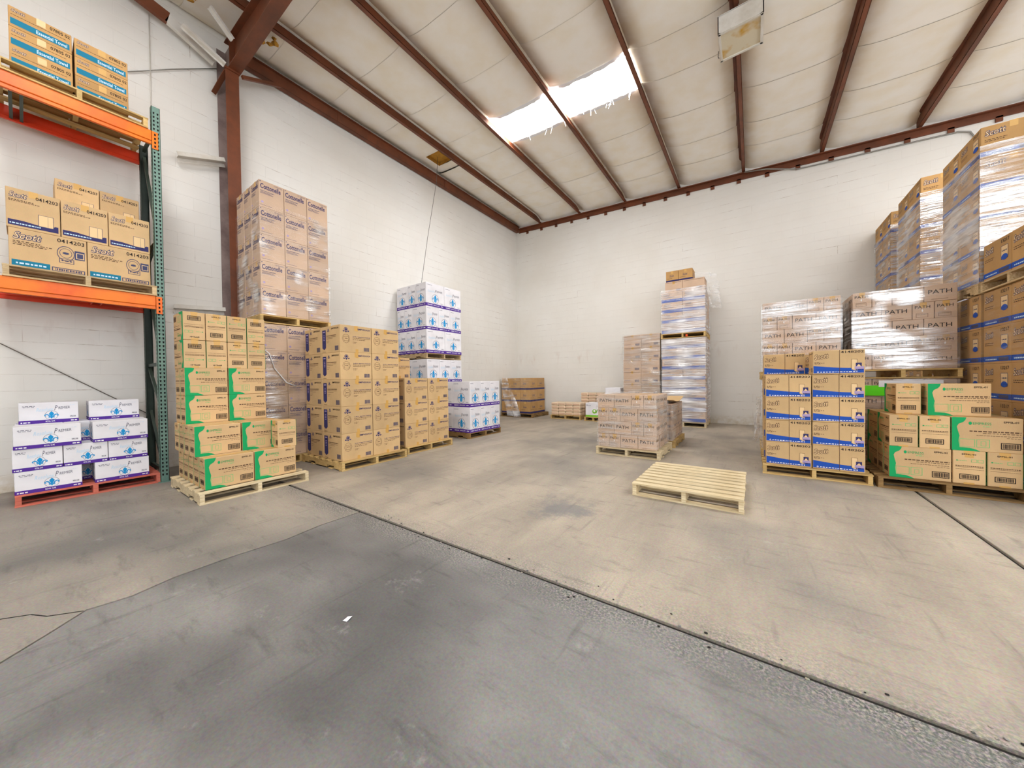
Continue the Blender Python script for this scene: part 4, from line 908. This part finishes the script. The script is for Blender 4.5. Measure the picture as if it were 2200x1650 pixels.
bundles(-4.6, 10.44, .126, 4, 1, 7, 'paper bundle, tall pile at back wall', 'paper bundles in the taller pile')
pallet(-4.18, 9.72, 0, .56, .64, 'Y', 'wood_yellow', 'small pallet under the white and lime carton', 5)
carton('white_green', (.45, .5, .42), 9.76, -4.15, .126, 'Y', 'white carton with lime green stripe near the back wall', 'white and lime cartons')
for k in range(2): carton('white_wide', (.44, .5, .5), 9.75, -3.53, k*.5, 'Y', 'plain white carton behind the low wrapped load, %s' % ('on the floor', 'on top of another')[k], 'white cartons behind the wrapped load', parts=False)

# ------------------------------------------------------------------ PATH loads
def path_row(x0, fp, z, row, flip, where, G, desc='brown carton lettered in capitals', h=.217, s=1.0):
    e, wdt = ('path_end', .19*s, .28), ('path', .28*s, .19)
    row_of([wdt, wdt, e, e] if flip else [e, e, wdt, wdt], 'Y', fp, x0, z, desc, row, where, G, h)
def path_side(x, y0, y1, z, row, where, G, right=True, h=.217):
    n = max(1, round((y1-y0)/.28)); wdt = (y1-y0)/n
    for i in range(n):
        lab = 'brown carton lettered in capitals, %s row up, side, %s back, %s' % (NTH[row], NTH[i], where)
        if right: carton('path', (wdt-.004, .19, h), x, y0+i*wdt, z, 'X', lab, G)
        else: carton('path', (wdt-.004, .19, h), x, y0+i*wdt, z, '-X', lab, G)
pallet(-2.19, 5.57, 0, 1.02, 1.0, 'Y', 'wood_pale', 'pale pallet under the low wrapped load in mid floor', 7)
G = 'wrapped cartons of the low mid-floor load'; wh = 'low mid-floor load'
for r_ in range(4):
    path_row(-2.17, 5.63, .126+r_*.217, r_, r_ % 2 == 0 if False else r_ % 2 == 1, wh, G)
    path_side(-1.232, 5.92, 6.5, .126+r_*.217, r_, wh, G)
for i in range(2):
    for j in range(2): carton('plain', (.37, .28, .217), 5.92+j*.285, -2.165+i*.372, .126+3*.217, 'Y', 'plain brown carton in the top layer of low mid-floor load, %s %s' % (('near', 'far')[j], ('left', 'right')[i]), G)
film(-2.17, -1.232, 5.63, 6.5, .13, .998, 'film_milky', 'clear plastic wrap round the low mid-floor load', top=.035, seed=11, sides='FBL')
film(-1.24, -1.232, 5.63, 6.5, .13, .998, 'film_milky', 'milky plastic wrap on the right side of the low mid-floor load', seed=12, sides='R', amp=.009)
drape([(-1.75, 5.8, 1.02), (-1.5, 6.1, 1.02)], [(-1.5, 5.72, 1.05), (-1.3, 6.0, 1.04)], 'film_scrap', 'bunched tail of plastic wrap on top of the low mid-floor load', seed=7, amp=.035)
pallet(-2.15, 6.7, 0, 1.0, 1.08, 'Y', 'wood_yellow', 'pallet under the second wrapped load behind the low mid-floor load', 7)
G = 'cartons of the second mid-floor load'
for r_ in range(3):
    for c in range(3): carton('plain', (.355, .3, .222), -1.19, 6.7+c*.357, .126+r_*.222, 'X', 'plain brown carton, %s row up, %s from left, second mid-floor load' % (NTH[r_], NTH[c]), G)
    carton('plain', (.32, .34, .222), 6.7, -1.83, .126+r_*.222, 'Y', 'plain brown carton, %s row up, inner file, second mid-floor load' % NTH[r_], G)
film(-1.83, -1.19, 6.7, 7.77, .13, .78, 'film_milky', 'milky plastic wrap round the second mid-floor load', seed=14, sides='FR', amp=.009)
mb = MB(); n = 10; vs = []
for j in range(n+1):
    for i in range(2): vs.append((-2.0+.83*i, 6.68+1.12*j/n, .815+.05*(2*j/n-1)**2*(1 if j < 5 else 1.4)))
mb.raw(vs + [(x, y, z+.006) for x, y, z in vs], [(2*j, 2*j+2, 2*j+3, 2*j+1) for j in range(n)] + [(2*(n+1)+2*j, 2*(n+1)+2*j+1, 2*(n+1)+2*j+3, 2*(n+1)+2*j+2) for j in range(n)] + [(2*j+1, 2*j+3, 2*(n+1)+2*j+3, 2*(n+1)+2*j+1) for j in range(n)] + [(0, 1, 2*(n+1)+1, 2*(n+1))], 'kraft_tan')
tag(mb.build('cardboard_sheet'), 'curled cardboard sheet lying on the second mid-floor load', 'cardboard')
for (x0, x1, wh, nm, ss) in ((.13, 1.05, 'left tower behind pallets', 'left', 1), (1.17, 2.13, 'right tower behind pallets', 'right', 1.015)):
    G = 'wrapped cartons of the %s two-tier tower on the right' % nm; sc = (x1-x0)/.94
    for tier, z0 in enumerate((.126, 1.343)):
        pallet(x0-.03, 6.77, (0, 1.216)[tier], x1-x0+.06, 1.1, 'Y', 'wood_yellow' if tier else 'wood', '%s pallet of the %s lettered carton tower at the right' % (('floor', 'upper')[tier], nm), 7)
        for r_ in range(5):
            path_row(x0, 6.81, z0+r_*.217, r_+5*tier, (r_ % 2 == 1) != (nm == 'left' and tier == 1), wh, G, s=sc)
            path_side(x0 if nm == 'right' else x1, 7.1, 7.86, z0+r_*.217, r_+5*tier, wh, G, nm == 'left')
        film(x0, x1, 6.81, 7.87, z0+.003, z0+1.082, 'film_milky' if nm == 'left' else ('film_milky', 'film_glare')[tier], 'clear plastic wrap round the %s tier of the %s lettered tower' % (('lower', 'upper')[tier], nm), seed=20+tier+ss*7, sides='FLR', amp=.008)
mb = MB(); mb.box(1.22, 1.52, 6.775, 6.778, .98, 1.12, 'lime'); tag(mb.build('lime_label'), 'bright lime green label stuck on the lower wrapped tier at the right', 'label')
mb = MB(); mb.box(1.42, 2.0, 6.772, 6.775, 1.1, 1.19, 'paper'); tag(mb.build('paper_label'), 'white paper label stuck under the upper pallet at the right', 'label')

# ------------------------------------------------------------------ M, N: towers at the back wall
pallet(-3.03, 9.77, 0, 1.0, 1.0, 'Y', 'wood', 'pallet under the wrapped brown tower at the back wall', 6)
G = 'wrapped brown cartons at the back wall'
for r_ in range(7): row_of([('plain', .485, .95)]*2, 'Y', 9.8, -3.01+(.02 if r_ > 4 else 0), .126+r_*.335, 'plain brown carton', r_, 'wrapped tower at back wall', G, .335)
film(-3.0, -2.04, 9.8, 10.75, .13, 2.46, 'film_milky', 'clear plastic wrap round the brown tower at the back wall', seed=31, sides='FLR', amp=.008, off=.024)
G = 'wrapped striped cartons of the tallest tower'
kraft('kraft_white', lin(226, 214, 204), .06)
def d_stripe(f): f.rect(0, .04, 1, .34, 'ink_blue'); f.lines(.1, .5, .6, .06, 'ink_slate'); f.text('Scott', .1, .64, .22, 'ink_slate', .3, .01, .3)
KIND['stripe'] = ('kraft_pink', d_stripe, d_none)
pallet(-1.99, 9.72, 0, 1.04, 1.1, 'Y', 'wood_pale', 'floor pallet under the tallest wrapped tower at the back wall', 7)
pallet(-1.99, 9.72, 2.29, 1.04, 1.1, 'Y', 'wood_yellow', 'pallet between the two tiers of the tallest wrapped tower', 7)
for tier, (z0, n) in enumerate(((.126, 8), (2.416, 4))):
    for r_ in range(n):
        row_of([('stripe', .5, .5)]*2, 'Y', 9.75, -1.97, z0+r_*.27, 'carton with dark stripe', r_+tier*8, 'tallest wrapped tower', G, .27, .004)
        carton('stripe', (.5, .5, .27), 10.255, -1.466, z0+r_*.27, 'Y', 'carton with dark stripe, %s row up, rear, tallest wrapped tower' % NTH[r_+tier*8], G)
film(-1.97, -.962, 9.75, 10.76, .13, 2.28, 'film_painted_glare', 'thick plastic wrap with white painted glare round the lower tier of the tallest tower', seed=41, sides='FLR', amp=.011, dz=.025)  # whiteness of this thick wrap includes painted glare
film(-1.97, -.962, 9.75, 10.76, 2.42, 3.56, 'film_painted_glare', 'thick plastic wrap with white painted glare round the upper tier of the tallest tower', seed=43, sides='FLR', amp=.008)
G = 'loose cartons on top of the tallest tower'
row_of([('plain', .42, .5), ('plain', .5, .5)], 'Y', 9.8, -1.89, 3.5, 'brown carton', 0, 'on top of tallest tower', G, .28)
row_of([('band', .3, .45), ('band', .33, .45)], 'Y', 9.82, -1.87, 3.782, 'small brown carton with navy stripe', 1, 'on top of tallest tower', G, .28)
drape([(-1.3, 10.0, 4.0), (-.93, 10.2, 3.98), (-.78, 10.3, 3.95)], [(-.87, 9.85, 3.2), (-.8, 9.95, 3.0), (-.62, 10.2, 3.0)], 'film_scrap', 'loose plastic sheet hanging off the top of the tallest tower', seed=5, amp=.04)
mb = MB(); mb.cbox(-1.4, -1.35, 9.7, 9.76, 2.31, 2.37, 'orange_plastic', .01); tag(mb.build('orange_block'), 'small orange block in the mouth of the middle pallet', 'block')

# ------------------------------------------------------------------ O: empty pallet
pallet(-1.08, 3.78, 0, 1.01, 1.13, 'Y', 'wood_pale', 'empty pale wooden pallet lying alone on the floor', 9, .135)

# ------------------------------------------------------------------ P: blue wave cartons
pallet(.1, 5.54, 0, 1.02, 1.2, 'Y', 'wood_yellow', 'pallet under the blue wave carton stack', 7)
G = 'cartons with a blue wave'; BW = 'tan carton with blue wave'
for r_ in range(4):
    row_of([('scott_blue', .458, .4), ('scott_blue', .468, .4)], 'Y', 5.58+(.01 if r_ % 2 else 0), .135, .126+r_*.289, BW, r_, 'blue wave stack', G, .289, .004)
    for k in (1, 2): row_of([('scott_blue', .458, .38)]*2, 'Y', 5.6+k*.392, .12, .126+r_*.289, BW, r_, 'blue wave stack', G, .289, .01, '%s file back, ' % NTH[k])
carton('scott_blue', (.46, .4, .289), 5.58, .604, .126+4*.289, 'Y', 'tan carton with blue wave, top right front of blue wave stack', G)
carton('scott_blue', (.45, .38, .289), 6.0, .125, .126+4*.289, 'Y', 'tan carton with blue wave, set back at top left, blue wave stack', G)
carton('scott_blue', (.45, .38, .289), 6.39, .6, .126+4*.289, 'Y', 'tan carton with blue wave, top right rear of blue wave stack', G)

# ------------------------------------------------------------------ S: green printed stack right
pallet(1.15, 5.52, 0, 1.04, 1.0, 'Y', 'wood_old', 'dark pallet under the green printed cartons at the right', 7)
G = 'green printed cartons at the right'; wh = 'right green stack'; g_, e_ = ('green', .455, .22), ('green_end', .222, .44)
row_of([g_, e_, e_], 'Y', 5.58, 1.25, .126, GD, 0, wh, G, .345, .004)
row_of([e_, e_, g_], 'Y', 5.58, 1.25, .471, GD, 1, wh, G, .345, .004)
for r_, ks in ((0, [e_, e_, g_]), (1, [g_, e_, e_])):
    row_of([('green_end', .222, .44)]*4, 'Y', 6.03, 1.25, .126+r_*.345, GD, r_, wh, G, .345, .004, 'back file, ')
carton('green', (.455, .22, .345), 5.805, 1.25, .126, 'Y', 'kraft carton with green print, hidden middle of right green stack, lower', G)
carton('green', (.455, .22, .345), 5.805, 1.7, .471, 'Y', 'kraft carton with green print, middle of right green stack, second row', G)
carton('green_end', (.2, .42, .345), 5.79, 1.35, .816, 'Y', 'end-on green printed carton, top left of right green stack', G)
carton('green', (.44, .22, .345), 5.74, 1.58, .816, 'Y', 'kraft carton with green print, top right of right green stack', G)

# ------------------------------------------------------------------ T: tall towers at the far right
SD = 'brown carton with blue base stripe'
def tower(y0, y1, ztop, n, wh, G, fmat, seed, lower=True, X=2.22):
    hh = (ztop-2.335)/n; wd = (y1-y0)/2
    pallet(X-.02, y0, 2.21, 1.0, y1-y0, 'Y', 'wood', 'upper pallet of the %s' % wh, 7)
    for r_ in range(n):
        for c in range(2):
            carton('scott_tall', (wd-.004, .48, hh), X, y0+c*wd, 2.335+r_*hh, '-X', '%s, %s row up, upper tier, %s, %s' % (SD, NTH[r_], ('near', 'far')[c], wh), G)
        carton('scott_tall', (.47, .48, hh), y0+.002, X+.484, 2.335+r_*hh, 'Y', '%s, %s row up, upper tier, right front, %s' % (SD, NTH[r_], wh), G)
    film(X, X+.96, y0, y1, 2.339, ztop-hh*.75, fmat, 'plastic wrap on the left side of the upper tier, %s' % wh, seed=seed, sides='L', amp=.008)
    film(X+.004, X+.96, y0, y1, 2.339, ztop-hh*.6, 'film_front_painted_glare', 'plastic wrap with painted glare on the front of the upper tier, %s' % wh, seed=seed+3, sides='F', amp=.008)  # bright glare on the front is put into the diffuse colour
    if lower:
        pallet(X-.02, y0, 0, 1.0, y1-y0, 'Y', 'wood_old', 'floor pallet of the %s' % wh, 7)
        for r_ in range(5):
            for c in range(2): carton('scott_tall', (wd-.004, .48, .416), X, y0+c*wd, .126+r_*.416, '-X', '%s, %s row up, lower tier, %s, %s' % (SD, NTH[r_], ('near', 'far')[c], wh), G)
        film(X, X+.96, y0, y1, .13, 2.19, 'film_clear', 'plastic wrap round the lower tier of the %s' % wh, seed=seed+1, sides='LF')
tower(6.56, 7.56, 4.17, 5, 'nearest tall right tower', 'cartons of the nearest tall right tower', 'film_hazy', 51)
tower(8.33, 9.38, 4.42, 5, 'second tall right tower', 'cartons of the second tall right tower', 'film_hazy', 55)
tower(9.78, 10.82, 4.44, 5, 'farthest tall right tower', 'cartons of the farthest tall right tower', 'film_hazy', 58)
G = 'cartons on the pallet at the right picture edge'
pallet(2.2, 5.42, 2.21, 1.0, 1.08, 'X', 'wood', 'rough pallet carrying brown cartons at the right edge', 7)
for c in range(2): carton('scott_tall', (.53, .48, .41), 2.22, 5.43+c*.535, 2.337, '-X', '%s, %s of two, on rough pallet at right edge' % (SD, ('right', 'left')[c]), G)
pallet(2.2, 5.42, 0, 1.0, 1.08, 'Y', 'wood_old', 'floor pallet of the wrapped lower load at the right edge', 7)
for r_ in range(5):
    for c in range(2): carton('scott_tall', (.53, .48, .416), 2.22, 5.43+c*.535, .126+r_*.416, '-X', '%s, %s row up, lower load at right edge, %s' % (SD, NTH[r_], ('right', 'left')[c]), G)
film(2.22, 3.18, 5.43, 6.5, .13, 2.19, 'film_clear', 'plastic wrap round the lower load at the right edge', seed=61, sides='LF')
drape([(.07, 6.79, .95), (.1, 6.74, .9)], [(.02, 6.77, .2), (.06, 6.72, .25)], 'film_scrap', 'ragged strip of plastic hanging beside the blue wave stack', seed=8, amp=.03)
# small litter
mb = MB(); mb.face([(-1.79, .95, .003), (-1.765, .96, .003), (-1.78, 1.0, .005), (-1.8, .985, .003)], 'paper'); mb.raw([(-1.79, .95, .0), (-1.765, .96, 0), (-1.78, 1.0, 0), (-1.8, .985, 0)], [(0, 1, 2, 3)], 'paper'); tag(mb.build('paper_scrap'), 'tiny white paper scrap on the grey floor', 'litter')
dup = [k for k, v in LABELS.items() if v > 1]
if dup: print('DUPLICATE LABELS', len(dup), dup[:6])
long_ = [k for k in LABELS if len(k.split()) > 16]
if long_: print('LONG LABELS', len(long_), long_[:6])
